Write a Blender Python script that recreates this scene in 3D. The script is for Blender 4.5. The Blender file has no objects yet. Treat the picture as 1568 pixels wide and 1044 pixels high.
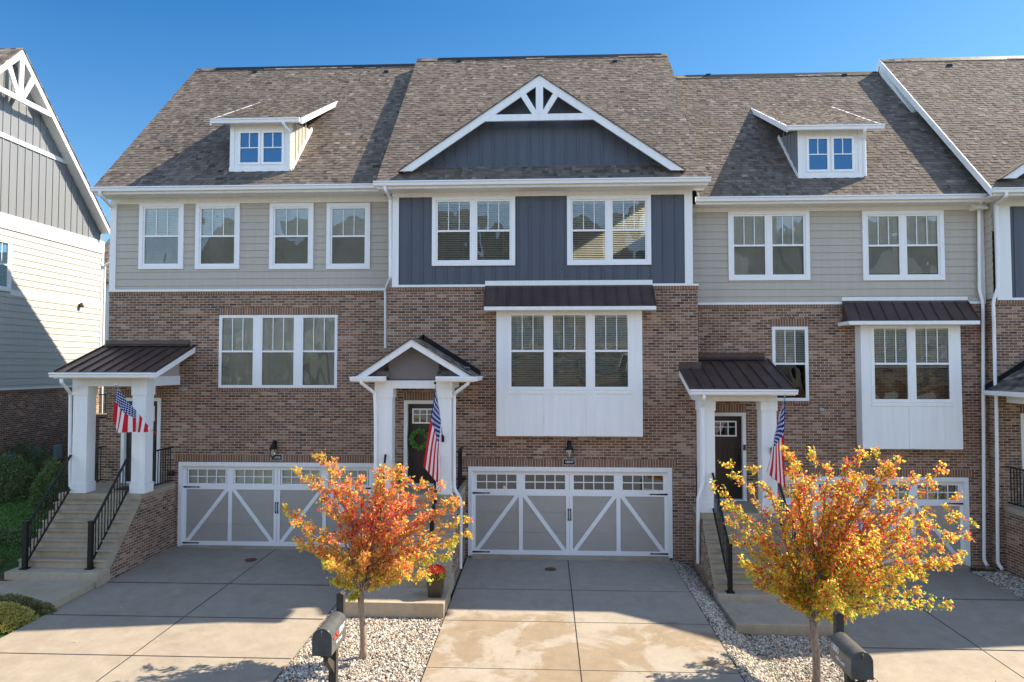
import bpy, math, random
import numpy as np
from mathutils import Vector, Matrix
random.seed(7); rng = np.random.default_rng(7)
S = bpy.context.scene
COL = S.collection
# ------------------------------------------------------------------ camera
F = 1060.0; CH = 4.73
TH = math.atan(40/F); PSI = math.atan(49/F*math.cos(TH))
cd = bpy.data.cameras.new('camera'); cam = bpy.data.objects.new('camera', cd); COL.objects.link(cam)
cd.sensor_width = 36; cd.lens = 36*F/1568; cd.clip_end = 3000; cd.clip_start = .1
cam.location = (0, 0, CH); cam.rotation_euler = (math.pi/2+TH, 0, PSI); S.camera = cam
# ------------------------------------------------------------------ light
SUN = Vector((2.46, 1.0, 2.55)).normalized()
w = bpy.data.worlds.new('World'); S.world = w; w.use_nodes = True
wn = w.node_tree; bg = wn.nodes['Background']; sk = wn.nodes.new('ShaderNodeTexSky'); sk.sky_type = 'NISHITA'
sk.sun_disc = False; sk.sun_elevation = math.asin(SUN.z); sk.sun_rotation = math.atan2(SUN.x, SUN.y)
sk.air_density = 1.0; sk.dust_density = .25; sk.ozone_density = 2.2; sk.altitude = 200
# sky gain by direction: darkened blue ahead, boosted behind camera to fill shaded facades
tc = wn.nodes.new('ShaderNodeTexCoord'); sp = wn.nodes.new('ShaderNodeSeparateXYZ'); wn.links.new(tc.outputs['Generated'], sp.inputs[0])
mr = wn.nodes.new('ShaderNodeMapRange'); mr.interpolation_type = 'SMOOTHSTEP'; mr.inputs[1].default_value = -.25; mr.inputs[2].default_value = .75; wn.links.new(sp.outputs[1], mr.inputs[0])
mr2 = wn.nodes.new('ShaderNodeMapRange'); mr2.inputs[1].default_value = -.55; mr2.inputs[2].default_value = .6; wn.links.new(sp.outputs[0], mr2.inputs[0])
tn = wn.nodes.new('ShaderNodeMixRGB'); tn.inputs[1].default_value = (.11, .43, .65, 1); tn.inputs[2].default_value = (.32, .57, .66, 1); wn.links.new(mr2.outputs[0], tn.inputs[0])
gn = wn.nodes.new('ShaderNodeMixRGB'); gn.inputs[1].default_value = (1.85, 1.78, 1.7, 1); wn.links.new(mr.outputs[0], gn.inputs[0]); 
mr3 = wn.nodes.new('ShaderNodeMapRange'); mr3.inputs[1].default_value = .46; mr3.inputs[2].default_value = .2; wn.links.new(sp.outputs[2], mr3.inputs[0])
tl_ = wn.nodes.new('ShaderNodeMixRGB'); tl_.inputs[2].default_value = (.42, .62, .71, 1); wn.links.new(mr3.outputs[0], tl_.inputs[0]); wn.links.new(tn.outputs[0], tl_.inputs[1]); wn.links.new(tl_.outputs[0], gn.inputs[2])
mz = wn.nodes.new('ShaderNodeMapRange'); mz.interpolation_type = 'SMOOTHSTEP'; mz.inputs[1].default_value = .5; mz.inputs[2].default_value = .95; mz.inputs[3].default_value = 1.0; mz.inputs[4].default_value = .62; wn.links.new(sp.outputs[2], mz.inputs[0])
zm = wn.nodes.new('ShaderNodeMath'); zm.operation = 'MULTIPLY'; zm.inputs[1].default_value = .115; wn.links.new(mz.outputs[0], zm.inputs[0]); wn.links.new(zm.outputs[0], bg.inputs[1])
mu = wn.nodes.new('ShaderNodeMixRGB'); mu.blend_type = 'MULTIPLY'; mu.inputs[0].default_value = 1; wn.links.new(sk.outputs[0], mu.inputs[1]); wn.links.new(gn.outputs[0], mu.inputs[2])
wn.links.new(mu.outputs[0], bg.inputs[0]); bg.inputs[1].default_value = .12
sd = bpy.data.lights.new('sun', 'SUN'); sd.energy = 5.0; sd.angle = math.radians(.5); sd.color = (1, .87, .68)
so = bpy.data.objects.new('sun', sd); COL.objects.link(so); so.rotation_euler = SUN.to_track_quat('Z', 'Y').to_euler()
so.location = (20, 10, 30)
S.view_settings.view_transform = 'Standard'; S.view_settings.look = 'None'; S.view_settings.gamma = 1
S.view_settings.exposure = 1.24
# ------------------------------------------------------------------ measuring helpers: pixel ray -> point on a real plane
RT = Vector((math.cos(PSI), math.sin(PSI), 0)); FW = Vector((-math.sin(PSI)*math.cos(TH), math.cos(PSI)*math.cos(TH), math.sin(TH)))
UP = RT.cross(FW); CC = Vector((0, 0, CH))
def ray(x, y): return RT*((x-784)/F)+UP*((522-y)/F)+FW
def PY(x, y, v): d = ray(x, y); return CC+d*(v/d.y)
def PX(x, y, v): d = ray(x, y); return CC+d*(v/d.x)
def PZ(x, y, v): d = ray(x, y); return CC+d*((v-CH)/d.z)
# ------------------------------------------------------------------ materials
MT = {}
class G:
    def __init__(s, name):
        s.m = bpy.data.materials.new(name); s.m.use_nodes = True; s.t = s.m.node_tree
        s.b = s.t.nodes['Principled BSDF']; s.out = s.t.nodes['Material Output']
    def n(s, ty, **k):
        x = s.t.nodes.new('ShaderNode'+ty)
        for a, b in k.items(): setattr(x, a, b)
        return x
    def put(s, sock, v):
        if v is None: return
        if hasattr(v, 'is_linked') or isinstance(v, bpy.types.NodeSocket): s.t.links.new(v, sock)
        else: sock.default_value = v
    def m_(s, op, a, b=None, c=None, clamp=False):
        x = s.n('Math', operation=op); x.use_clamp = clamp
        s.put(x.inputs[0], a); s.put(x.inputs[1], b); s.put(x.inputs[2], c); return x.outputs[0]
    def uv(s):
        t = s.n('UVMap'); q = s.n('SeparateXYZ'); s.t.links.new(t.outputs[0], q.inputs[0]); return t.outputs[0], q.outputs[0], q.outputs[1]
    def pos(s):
        return s.n('NewGeometry').outputs['Position']
    def noise(s, vec, scale, detail=3, rough=.6, dist=0):
        x = s.n('TexNoise'); s.put(x.inputs['Vector'], vec); x.inputs['Scale'].default_value = scale
        x.inputs['Detail'].default_value = detail; x.inputs['Roughness'].default_value = rough; x.inputs['Distortion'].default_value = dist
        return x.outputs[0]
    def mapv(s, vec, sc):
        x = s.n('Mapping'); s.put(x.inputs[0], vec); x.inputs['Scale'].default_value = sc; return x.outputs[0]
    def white(s, a, b, c=0.0):
        q = s.n('CombineXYZ'); s.put(q.inputs[0], a); s.put(q.inputs[1], b); s.put(q.inputs[2], c)
        x = s.n('TexWhiteNoise'); s.t.links.new(q.outputs[0], x.inputs[0]); return x.outputs[0]
    def ramp(s, f, st, const=False):
        x = s.n('ValToRGB'); s.put(x.inputs[0], f); e = x.color_ramp.elements
        if const: x.color_ramp.interpolation = 'CONSTANT'
        while len(e) < len(st): e.new(.5)
        for i, (p, c) in enumerate(st):
            e[i].position = p; e[i].color = (c[0], c[1], c[2], 1) if len(c) == 3 else c
        return x.outputs[0]
    def mix(s, f, a, b, mode='MIX'):
        x = s.n('MixRGB', blend_type=mode); s.put(x.inputs[0], f)
        for i, v in ((1, a), (2, b)):
            if isinstance(v, tuple): v = (v[0], v[1], v[2], 1)
            s.put(x.inputs[i], v)
        return x.outputs[0]
    def bump(s, h, strength, dist):
        x = s.n('Bump'); s.put(x.inputs['Height'], h); x.inputs['Strength'].default_value = strength; x.inputs['Distance'].default_value = dist
        return x.outputs[0]
    def rng(s, v, a, b, c, d):
        x = s.n('MapRange'); s.put(x.inputs[0], v)
        for i, q in enumerate((a, b, c, d)): x.inputs[i+1].default_value = q
        return x.outputs[0]
    def fin(s, col, rough=.7, metal=0, nrm=None, spec=.3):
        s.put(s.b.inputs['Base Color'], (col[0], col[1], col[2], 1) if isinstance(col, tuple) else col)
        s.put(s.b.inputs['Roughness'], rough); s.b.inputs['Metallic'].default_value = metal
        s.b.inputs['Specular IOR Level'].default_value = spec
        if nrm is not None: s.put(s.b.inputs['Normal'], nrm)
        return s.m
def mortar_pattern(g, W, Hh, gap, stag=True):
    uvv, u, v = g.uv()
    wob = g.m_('MULTIPLY', g.m_('SUBTRACT', g.noise(uvv, 22, 1), .5), .006)
    vr = g.m_('DIVIDE', g.m_('ADD', v, wob), Hh); row = g.m_('FLOOR', vr); fv = g.m_('FRACT', vr)
    off = g.m_('MULTIPLY', g.m_('MODULO', row, 2.0), .5) if stag else 0.0
    ur = g.m_('ADD', g.m_('DIVIDE', g.m_('ADD', u, 200.0), W), off); colm = g.m_('FLOOR', ur); fu = g.m_('FRACT', ur)
    du = g.m_('MULTIPLY', g.m_('MINIMUM', fu, g.m_('SUBTRACT', 1.0, fu)), W)
    dv = g.m_('MULTIPLY', g.m_('MINIMUM', fv, g.m_('SUBTRACT', 1.0, fv)), Hh)
    d = g.m_('MINIMUM', du, dv); mask = g.rng(d, gap*.35, gap*.62, 0, 1)
    return uvv, row, colm, mask
def brick(name, W=.2032, Hh=.0677, gap=.014, stag=True, sp=1.0):
    g = G(name); uvv, row, colm, mask = mortar_pattern(g, W, Hh, gap, stag)
    r = g.white(row, colm)
    big = g.noise(g.mapv(uvv, (.35, .9, 1)), 1.3, 3)
    r2 = g.m_('ADD', r, g.m_('MULTIPLY', g.m_('SUBTRACT', big, .5), .5), clamp=True)
    r2 = g.rng(r2, 0, 1, .055, .965)
    if sp < 1: r2 = g.rng(r2, 0, 1, .5-.5*sp, .5+.5*sp)
    c = g.ramp(r2, [(0, (.045, .03, .027)), (.06, (.085, .05, .038)), (.11, (.15, .08, .05)), (.45, (.20, .107, .066)), (.70, (.245, .134, .084)), (.86, (.325, .2, .135)), (1, (.43, .30, .21))])
    n1 = g.noise(g.mapv(uvv, (1, 3, 1)), 30, 4)
    c = g.mix(.45, c, g.ramp(n1, [(.3, (.45, .45, .45)), (.7, (1.5, 1.45, 1.4))]), 'MULTIPLY')
    mo = g.ramp(g.noise(uvv, 9, 4), [(.3, (.40, .335, .275)), (.7, (.55, .47, .39))])
    c = g.mix(mask, mo, c)
    h = g.m_('ADD', g.m_('MULTIPLY', mask, 1.0), g.m_('MULTIPLY', n1, .35))
    return g.fin(c, .85, nrm=g.bump(h, .8, .012), spec=.2)
MT['brick'] = brick('brick'); MT['soldier'] = brick('brick_soldier_course', .0677, .36, .0115, False, .55)
MT['rowlock'] = brick('brick_rowlock', .0677, .13, .011, False, .5)
def plain(name, col, rough=.6, metal=0, var=.12, sc=3, spec=.3, bump=0, bs=60):
    g = G(name); p = g.pos(); n1 = g.noise(p, sc, 4)
    lo = tuple(c*(1-var) for c in col); hi = tuple(min(1, c*(1+var)) for c in col)
    c = g.ramp(n1, [(.3, lo), (.7, hi)])
    nr = g.bump(g.noise(p, bs, 3), bump, .01) if bump else None
    rr = g.rng(g.noise(p, sc*2.3, 2), .3, .7, rough-.06, rough+.06)
    return g.fin(c, rr, metal, nr, spec)
def trim(name, col, var=.05):
    g = G(name); p = g.pos(); st = g.noise(g.mapv(p, (6, 6, .35)), 1.6, 4); fi = g.noise(p, 40, 3)
    f = g.m_('ADD', g.m_('MULTIPLY', st, .7), g.m_('MULTIPLY', fi, .3))
    c = g.ramp(f, [(.3, tuple(x*(1-var*1.6) for x in col)), (.62, tuple(min(.9, x*(1+var*.5)) for x in col))])
    return g.fin(c, .5, nrm=g.bump(fi, .12, .004), spec=.35)
MT['white'] = trim('white_paint', (.78, .78, .77)); MT['vinyl'] = plain('white_vinyl', (.8, .8, .8), .4, var=.02)
MT['tan_siding'] = trim('greige_siding', (.44, .395, .33)); MT['cream_siding'] = trim('cream_siding', (.46, .445, .42))
MT['navy'] = trim('slate_blue_panel', (.082, .094, .12), .1); MT['graybb'] = trim('grey_panel', (.20, .21, .225), .07)
MT['garage_panel'] = plain('garage_panel_paint', (.38, .35, .31), .55, var=.03, bump=.05)
MT['tympanum'] = plain('taupe_panel', (.17, .15, .145), .6, var=.04)
MT['black'] = plain('black_powder_coat', (.008, .008, .009), .45, spec=.3, var=.2)
MT['door'] = plain('espresso_door', (.028, .02, .018), .35, var=.15, spec=.5)
MT['dark'] = plain('dark_interior', (.07, .066, .06), .9)
MT['mail'] = plain('mailbox_enamel', (.075, .08, .08), .32, metal=.0, var=.2, spec=.6, sc=8)
MT['mailwood'] = plain('mailbox_post_paint', (.05, .045, .04), .5, var=.2, bump=.2, bs=25)
MT['red'] = plain('red_enamel', (.6, .06, .03), .4); MT['lettering'] = plain('white_lettering', (.8, .8, .8), .5)
MT['silver'] = plain('brushed_aluminium', (.6, .6, .62), .3, metal=.9); MT['rust'] = plain('rusty_iron', (.12, .06, .035), .8, var=.4, sc=30)
MT['utility'] = plain('utility_grey', (.28, .36, .40), .5); MT['lampglass'] = plain('seeded_glass', (.45, .42, .36), .15, spec=.8)
MT['bulb'] = plain('candle_sleeve', (.75, .72, .62), .5); MT['soil'] = plain('mulch_soil', (.07, .045, .032), .95, var=.5, sc=25, bump=.8)
MT['asphalt'] = plain('asphalt', (.06, .06, .062), .85, var=.2, sc=12, bump=.3); MT['joint'] = plain('joint_sealant', (.022, .024, .027), .8)
MT['joint_fine'] = plain('tooled_joint', (.11, .10, .09), .9); MT['planter'] = plain('dark_bronze_planter', (.05, .042, .03), .4, var=.3)
MT['seal'] = plain('garage_threshold', (.3, .29, .28), .8)
def metalroof():
    g = G('bronze_standing_seam'); p = g.pos(); n1 = g.noise(p, 2.2, 3)
    c = g.ramp(n1, [(.3, (.055, .034, .03)), (.7, (.085, .055, .048))])
    return g.fin(c, .42, metal=.25, nrm=g.bump(g.noise(p, 3.5, 2), .25, .02), spec=.5)
MT['bronze'] = metalroof()
def shingle(geo):
    g = G('asphalt_shingle' if geo else 'asphalt_shingle_flat'); uvv, u, v = g.uv()
    if geo:
        a = g.n('Attribute'); a.attribute_name = 'rnd'; r = a.outputs['Fac']; nr = None
    else:
        vr = g.m_('DIVIDE', v, .142); row = g.m_('FLOOR', vr)
        cm = g.m_('FLOOR', g.m_('DIVIDE', g.m_('ADD', u, g.m_('MULTIPLY', g.white(row, 3.0), .4)), .19)); r = g.white(row, cm)
        nr = g.bump(g.m_('SUBTRACT', g.m_('MULTIPLY', r, .4), g.m_('FRACT', vr)), .9, .012)
    c = g.ramp(r, [(0, (.05, .042, .036)), (.3, (.105, .087, .073)), (.6, (.15, .125, .104)), (.85, (.195, .164, .137)), (1, (.27, .23, .195))])
    c = g.mix(.5, c, g.ramp(g.noise(uvv, 170, 2), [(.32, (.45, .45, .47)), (.68, (1.6, 1.55, 1.5))]), 'MULTIPLY')
    c = g.mix(.6, c, g.ramp(g.noise(g.mapv(uvv, (.5, .25, 1)), 1.1, 4), [(.3, (.8, .8, .82)), (.7, (1.15, 1.12, 1.1))]), 'MULTIPLY')
    if geo: nr = g.bump(g.noise(uvv, 240, 2), .5, .004)
    return g.fin(c, .92, nrm=nr, spec=.15)
MT['shingle'] = shingle(True); MT['shingle_flat'] = shingle(False)
def concrete(name, base, stain, amt, joint=False, ylim=None):
    g = G(name); p = g.pos(); n0 = g.noise(p, .7, 8, .66, .6); n1 = g.noise(p, 4, 5); n2 = g.noise(p, 55, 3)
    c = g.ramp(n1, [(.3, tuple(x*.88 for x in base)), (.7, tuple(x*1.08 for x in base))])
    c = g.mix(.5, c, g.ramp(n2, [(.35, (.82, .82, .82)), (.65, (1.15, 1.15, 1.15))]), 'MULTIPLY')
    if ylim:
        q = g.n('SeparateXYZ'); g.put(q.inputs[0], p); n0 = g.m_('ADD', n0, g.m_('ADD', g.rng(q.outputs[1], ylim-1.2, ylim+1.0, .06, -.25), g.rng(q.outputs[0], 0, 3, .0, -.07)))
    c = g.mix(g.m_('MULTIPLY', g.rng(n0, .5, .56, 0, 1), amt), c, g.mix(1, c, stain, 'MULTIPLY'))
    c = g.mix(g.m_('MULTIPLY', g.rng(g.noise(g.mapv(p, (3, .6, 1)), 1.1, 4), .55, .72, 0, 1), .35), c, g.mix(1, c, (.78, .76, .73), 'MULTIPLY'))
    fr = g.n('MapRange')
    return g.fin(c, g.rng(n1, .3, .7, .72, .86), nrm=g.bump(n2, .25, .004), spec=.25)
MT['drive'] = concrete('driveway_concrete', (.30, .257, .203), (.9, .87, .83), .5)
MT['drive_stained'] = concrete('driveway_concrete_stained', (.32, .28, .227), (.80, .71, .60), 1.0, ylim=14.2)
MT['step'] = concrete('step_concrete', (.38, .315, .232), (.85, .8, .72), .6)
def glass(name, base, tint, wav=.35, sc=1.6, gc=(.95, .98, 1)):
    g = G(name); t = g.t; p = g.pos()
    nr = g.bump(g.noise(g.mapv(p, (1, 1, .7)), sc, 1, .4, .3), wav, .06)
    lw = g.n('Fresnel'); lw.inputs[0].default_value = 1.5; t.links.new(nr, lw.inputs['Normal'])
    f = g.m_('ADD', lw.outputs[0], base, clamp=True)
    tr = g.n('BsdfTransparent'); tr.inputs[0].default_value = (*tint, 1)
    gl = g.n('BsdfGlossy'); gl.inputs['Roughness'].default_value = .015; gl.inputs[0].default_value = (*gc, 1); t.links.new(nr, gl.inputs['Normal'])
    mx = g.n('MixShader'); t.links.new(f, mx.inputs[0]); t.links.new(tr.outputs[0], mx.inputs[1]); t.links.new(gl.outputs[0], mx.inputs[2])
    t.links.new(mx.outputs[0], g.out.inputs[0]); return g.m
MT['glass'] = glass('window_glass', .045, (.9, .95, .92)); MT['screen'] = glass('screened_glass', .015, (.64, .68, .65))
MT['glass_sky'] = glass('dormer_glass', .12, (.25, .3, .35), .03, .5, (.28, .62, 1))
def blindm():
    g = G('blind_slats'); p = g.pos()
    return g.fin(g.ramp(g.noise(p, 2, 2), [(.3, (.6, .59, .52)), (.7, (.72, .7, .64))]), .5)
MT['blind'] = blindm()
def leafm(name, stops, trans=.62):
    g = G(name); a = g.n('Attribute'); a.attribute_name = 'rnd'; c = g.ramp(a.outputs['Fac'], stops)
    g.fin(c, .42, spec=.5)
    gm = g.n('Gamma'); g.t.links.new(c, gm.inputs[0]); gm.inputs[1].default_value = .72
    tr = g.n('BsdfTranslucent'); g.t.links.new(gm.outputs[0], tr.inputs[0]); mx = g.n('MixShader'); mx.inputs[0].default_value = trans
    g.t.links.new(g.b.outputs[0], mx.inputs[1]); g.t.links.new(tr.outputs[0], mx.inputs[2]); g.t.links.new(mx.outputs[0], g.out.inputs[0]); return g.m
MT['autumn_red'] = leafm('autumn_leaves_pink_orange', [(0, (.6, .02, .05)), (.2, (.82, .10, .10)), (.4, (.92, .24, .12)), (.55, (.93, .44, .08)), (.7, (.88, .62, .05)), (.86, (.66, .62, .05)), (1, (.32, .45, .04))])
MT['autumn_gold'] = leafm('autumn_leaves_gold_red', [(0, (.65, .01, .03)), (.18, (.86, .06, .05)), (.3, (.92, .2, .07)), (.42, (.93, .48, .06)), (.6, (.88, .66, .05)), (.8, (.66, .62, .04)), (1, (.26, .42, .03))])
MT['hedge'] = leafm('dark_hedge_leaves', [(0, (.05, .085, .025)), (.6, (.11, .18, .05)), (1, (.22, .3, .09))], .2)
MT['yellowshrub'] = leafm('yellow_green_shrub_leaves', [(0, (.22, .2, .04)), (.4, (.45, .42, .08)), (.75, (.62, .46, .14)), (1, (.6, .2, .08))], .35)
MT['oliveshrub'] = leafm('olive_shrub_leaves', [(0, (.08, .09, .03)), (.6, (.18, .18, .05)), (1, (.3, .22, .07))], .25)
MT['grass'] = leafm('lawn_grass', [(0, (.05, .12, .02)), (1, (.14, .28, .05))], .3)
MT['lawn'] = plain('lawn_soil', (.04, .075, .02), .95, var=.4, sc=9, bump=.6)
MT['treeback'] = leafm('far_tree_leaves', [(0, (.1, .12, .02)), (.5, (.3, .25, .04)), (.8, (.5, .2, .04)), (1, (.45, .1, .03))], .3)
MT['mum'] = leafm('chrysanthemum_petals', [(0, (.45, .01, .02)), (.6, (.65, .05, .03)), (1, (.75, .2, .05))], .2)
def bark():
    g = G('tree_bark'); p = g.pos(); n1 = g.noise(g.mapv(p, (1, 1, .3)), 30, 5)
    return g.fin(g.ramp(n1, [(.3, (.16, .11, .08)), (.7, (.38, .28, .21))]), .9, nrm=g.bump(n1, .8, .01))
MT['bark'] = bark()
def stonem():
    g = G('river_gravel'); a = g.n('Attribute'); a.attribute_name = 'rnd'
    c = g.ramp(a.outputs['Fac'], [(0, (.09, .085, .08)), (.16, (.2, .18, .155)), (.34, (.34, .295, .235)), (.54, (.44, .385, .305)), (.74, (.56, .50, .41)), (.94, (.68, .64, .56)), (.96, (.42, .24, .13)), (1, (.46, .28, .16))])
    c = g.mix(.4, c, g.ramp(g.noise(g.pos(), 60, 3), [(.3, (.6, .6, .6)), (.7, (1.3, 1.3, 1.3))]), 'MULTIPLY')
    return g.fin(c, .7, spec=.3)
MT['stone'] = stonem()
MT['gravelbed'] = plain('gravel_fines', (.2, .17, .145), .95, var=.5, sc=60, bump=.8)
def flagm():
    g = G('stars_and_stripes_cloth'); uvv, u, v = g.uv()    # u: 0 hoist -> 1 fly ; v: 0 bottom -> 1 top
    st = g.m_('FLOOR', g.m_('MULTIPLY', v, 13.0)); red = g.m_('SUBTRACT', 1.0, g.m_('MODULO', st, 2.0))
    c = g.mix(red, (.82, .80, .78), (.62, .02, .035))
    su = g.m_('DIVIDE', u, .4/11.6); sv = g.m_('DIVIDE', g.m_('SUBTRACT', v, 6/13), (7/13)/9.6)
    iu = g.m_('ROUND', su); iv = g.m_('ROUND', sv)
    par = g.m_('SUBTRACT', 1.0, g.m_('MODULO', g.m_('ADD', iu, iv), 2.0))
    a1 = g.m_('MULTIPLY', g.m_('SUBTRACT', su, iu), .052); b1 = g.m_('MULTIPLY', g.m_('SUBTRACT', sv, iv), .054)
    d = g.m_('SQRT', g.m_('ADD', g.m_('MULTIPLY', a1, a1), g.m_('MULTIPLY', b1, b1)))
    star = g.m_('MULTIPLY', g.m_('LESS_THAN', d, .02), par)
    can = g.m_('MULTIPLY', g.m_('LESS_THAN', u, .4), g.m_('GREATER_THAN', v, 6/13))
    c = g.mix(can, c, g.mix(star, (.015, .04, .2), (.85, .85, .85)))
    g.fin(c, .75, spec=.1)
    tr = g.n('BsdfTranslucent'); g.t.links.new(c, tr.inputs[0]); mx = g.n('MixShader'); mx.inputs[0].default_value = .3
    g.t.links.new(g.b.outputs[0], mx.inputs[1]); g.t.links.new(tr.outputs[0], mx.inputs[2]); g.t.links.new(mx.outputs[0], g.out.inputs[0]); return g.m
MT['flag'] = flagm()
# ------------------------------------------------------------------ mesh builder
class MB:
    def __init__(s): s.v = []; s.f = []; s.r = []; s.sm = False; s.uvs = None
    def face(s, pts, r=0.0):
        i = len(s.v); s.v += [tuple(p) for p in pts]; s.f.append(tuple(range(i, i+len(pts)))); s.r.append(r)
    def box(s, x0, x1, y0, y1, z0, z1):
        if x0 > x1: x0, x1 = x1, x0
        if y0 > y1: y0, y1 = y1, y0
        if z0 > z1: z0, z1 = z1, z0
        i = len(s.v); s.v += [(x0,y0,z0),(x1,y0,z0),(x1,y1,z0),(x0,y1,z0),(x0,y0,z1),(x1,y0,z1),(x1,y1,z1),(x0,y1,z1)]
        for q in ((0,3,2,1),(4,5,6,7),(0,1,5,4),(1,2,6,5),(2,3,7,6),(3,0,4,7)): s.f.append(tuple(i+k for k in q)); s.r.append(0.0)
        return s
    def prism(s, poly, ext):       # poly: list of 3D points, ext: vector
        e = Vector(ext); a = [Vector(p) for p in poly]; n = len(a); i = len(s.v)
        nrm = Vector((0, 0, 0))
        for k in range(n): nrm += a[k].cross(a[(k+1) % n])
        if nrm.dot(e) > 0: a = a[::-1]
        s.v += [tuple(p) for p in a]+[tuple(p+e) for p in a]
        s.f.append(tuple(range(i, i+n))); s.f.append(tuple(range(i+2*n-1, i+n-1, -1))); s.r += [0.0, 0.0]
        for k in range(n):
            l = (k+1) % n; s.f.append((i+l, i+k, i+n+k, i+n+l)); s.r.append(0.0)
        return s
    def bar(s, p0, p1, w, h, up=(0, 0, 1)):
        p0 = Vector(p0); p1 = Vector(p1); d = (p1-p0).normalized(); u = Vector(up)
        if abs(d.dot(u)) > .99: u = Vector((0, 1, 0))
        r = d.cross(u).normalized(); u = r.cross(d).normalized()
        a = [p0+r*(sx*w/2)+u*(sz*h/2) for sx, sz in ((-1,-1),(1,-1),(1,1),(-1,1))]
        return s.prism(a, p1-p0)
    def tube(s, pts, rad, n=8, cap=True):
        pts = [Vector(p) for p in pts]; rad = rad if isinstance(rad, (list, tuple)) else [rad]*len(pts); i0 = len(s.v); ref = None
        for k, p in enumerate(pts):
            d = (pts[min(k+1, len(pts)-1)]-pts[max(k-1, 0)]).normalized()
            if ref is None: ref = d.orthogonal().normalized()
            ref = (ref-d*ref.dot(d)); ref = ref.normalized() if ref.length > 1e-5 else d.orthogonal().normalized(); b = d.cross(ref)
            for j in range(n):
                a = 2*math.pi*j/n; s.v.append(tuple(p+(ref*math.cos(a)+b*math.sin(a))*rad[k]))
        for k in range(len(pts)-1):
            for j in range(n):
                l = (j+1) % n; s.f.append((i0+k*n+j, i0+k*n+l, i0+(k+1)*n+l, i0+(k+1)*n+j)); s.r.append(0.0)
        if cap:
            s.f.append(tuple(i0+j for j in range(n-1, -1, -1))); s.f.append(tuple(i0+(len(pts)-1)*n+j for j in range(n))); s.r += [0.0, 0.0]
        return s
    def lathe(s, prof, c, n=16):
        i0 = len(s.v); c = Vector(c)
        for r, z in prof:
            for j in range(n): a = 2*math.pi*j/n; s.v.append((c.x+r*math.cos(a), c.y+r*math.sin(a), c.z+z))
        for k in range(len(prof)-1):
            for j in range(n):
                l = (j+1) % n; s.f.append((i0+k*n+j, i0+k*n+l, i0+(k+1)*n+l, i0+(k+1)*n+j)); s.r.append(0.0)
        return s
    def build(s, name, mat, parent=None, label=None, smooth=False, bevel=0):
        me = bpy.data.meshes.new(name); org = Vector((0, 0, 0))
        if parent is not None: org = Vector(parent.get('_o', (0, 0, 0)))
        V = np.array(s.v, dtype=np.float64)-np.array(org); me.from_pydata(V.tolist(), [], s.f)
        W = np.array(s.v, dtype=np.float64)
        uv = me.uv_layers.new(name='UVMap')
        if s.uvs is not None: data = s.uvs
        else:
            data = []
            for f in s.f:
                p = W[list(f)]; nn = np.zeros(3)
                for k in range(len(f)): nn += np.cross(p[k], p[(k+1) % len(f)])
                L = np.linalg.norm(nn); nn = nn/L if L > 0 else np.array([0, 0, 1.])
                if abs(nn[2]) > .985: t = np.array([1., 0, 0]); b = np.array([0, 1., 0])
                else:
                    t = np.cross([0, 0, 1.], nn); t /= np.linalg.norm(t); b = np.cross(nn, t)
                q = np.stack([p@t, p@b], 1); data += q.ravel().tolist()
        uv.data.foreach_set('uv', np.array(data, dtype=np.float32))
        at = me.attributes.new('rnd', 'FLOAT', 'FACE'); at.data.foreach_set('value', np.array(s.r, dtype=np.float32))
        if smooth: me.polygons.foreach_set('use_smooth', [True]*len(me.polygons))
        me.materials.append(MT[mat] if isinstance(mat, str) else mat); me.update()
        o = bpy.data.objects.new(name, me); COL.objects.link(o)
        if parent is not None: o.parent = parent; o['_o'] = tuple(org)
        if label: o['label'] = label
        if bevel:
            b = o.modifiers.new('b', 'BEVEL'); b.width = bevel; b.segments = 2; b.limit_method = 'ANGLE'
        return o
def arrays_obj(name, mat, V, FC, R, parent=None, smooth=False):
    me = bpy.data.meshes.new(name); org = np.array(parent.get('_o', (0, 0, 0)) if parent is not None else (0, 0, 0))
    V = V-org; k = FC.shape[1]; n = len(FC)
    me.vertices.add(len(V)); me.vertices.foreach_set('co', V.astype(np.float32).ravel())
    me.loops.add(n*k); me.loops.foreach_set('vertex_index', FC.astype(np.int32).ravel())
    me.polygons.add(n); me.polygons.foreach_set('loop_start', np.arange(0, n*k, k, dtype=np.int32))
    me.polygons.foreach_set('loop_total', np.full(n, k, dtype=np.int32))
    me.polygons.foreach_set('use_smooth', [bool(smooth)]*n)
    me.update(calc_edges=True)
    at = me.attributes.new('rnd', 'FLOAT', 'FACE'); at.data.foreach_set('value', R.astype(np.float32))
    uv = me.uv_layers.new(name='UVMap'); W = (V+org)[FC.ravel()]
    uv.data.foreach_set('uv', np.stack([W[:, 0], W[:, 1]*1.414], 1).astype(np.float32).ravel())
    me.materials.append(MT[mat]); o = bpy.data.objects.new(name, me); COL.objects.link(o)
    if parent is not None: o.parent = parent; o['_o'] = tuple(org)
    return o
def thing(name, label, cat, loc, group=None, parent=None):
    o = bpy.data.objects.new(name, None); COL.objects.link(o); o.location = loc; o['_o'] = tuple(loc); o.empty_display_size = .3
    tag(o, label, cat, group); return o
def tag(o, label, cat, group=None):
    o['label'] = label; o['category'] = cat
    if group: o['group'] = group
    return o
def struct(o, label=None, kind='structure'):
    o['kind'] = kind
    if label: o['label'] = label
    return o
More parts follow.
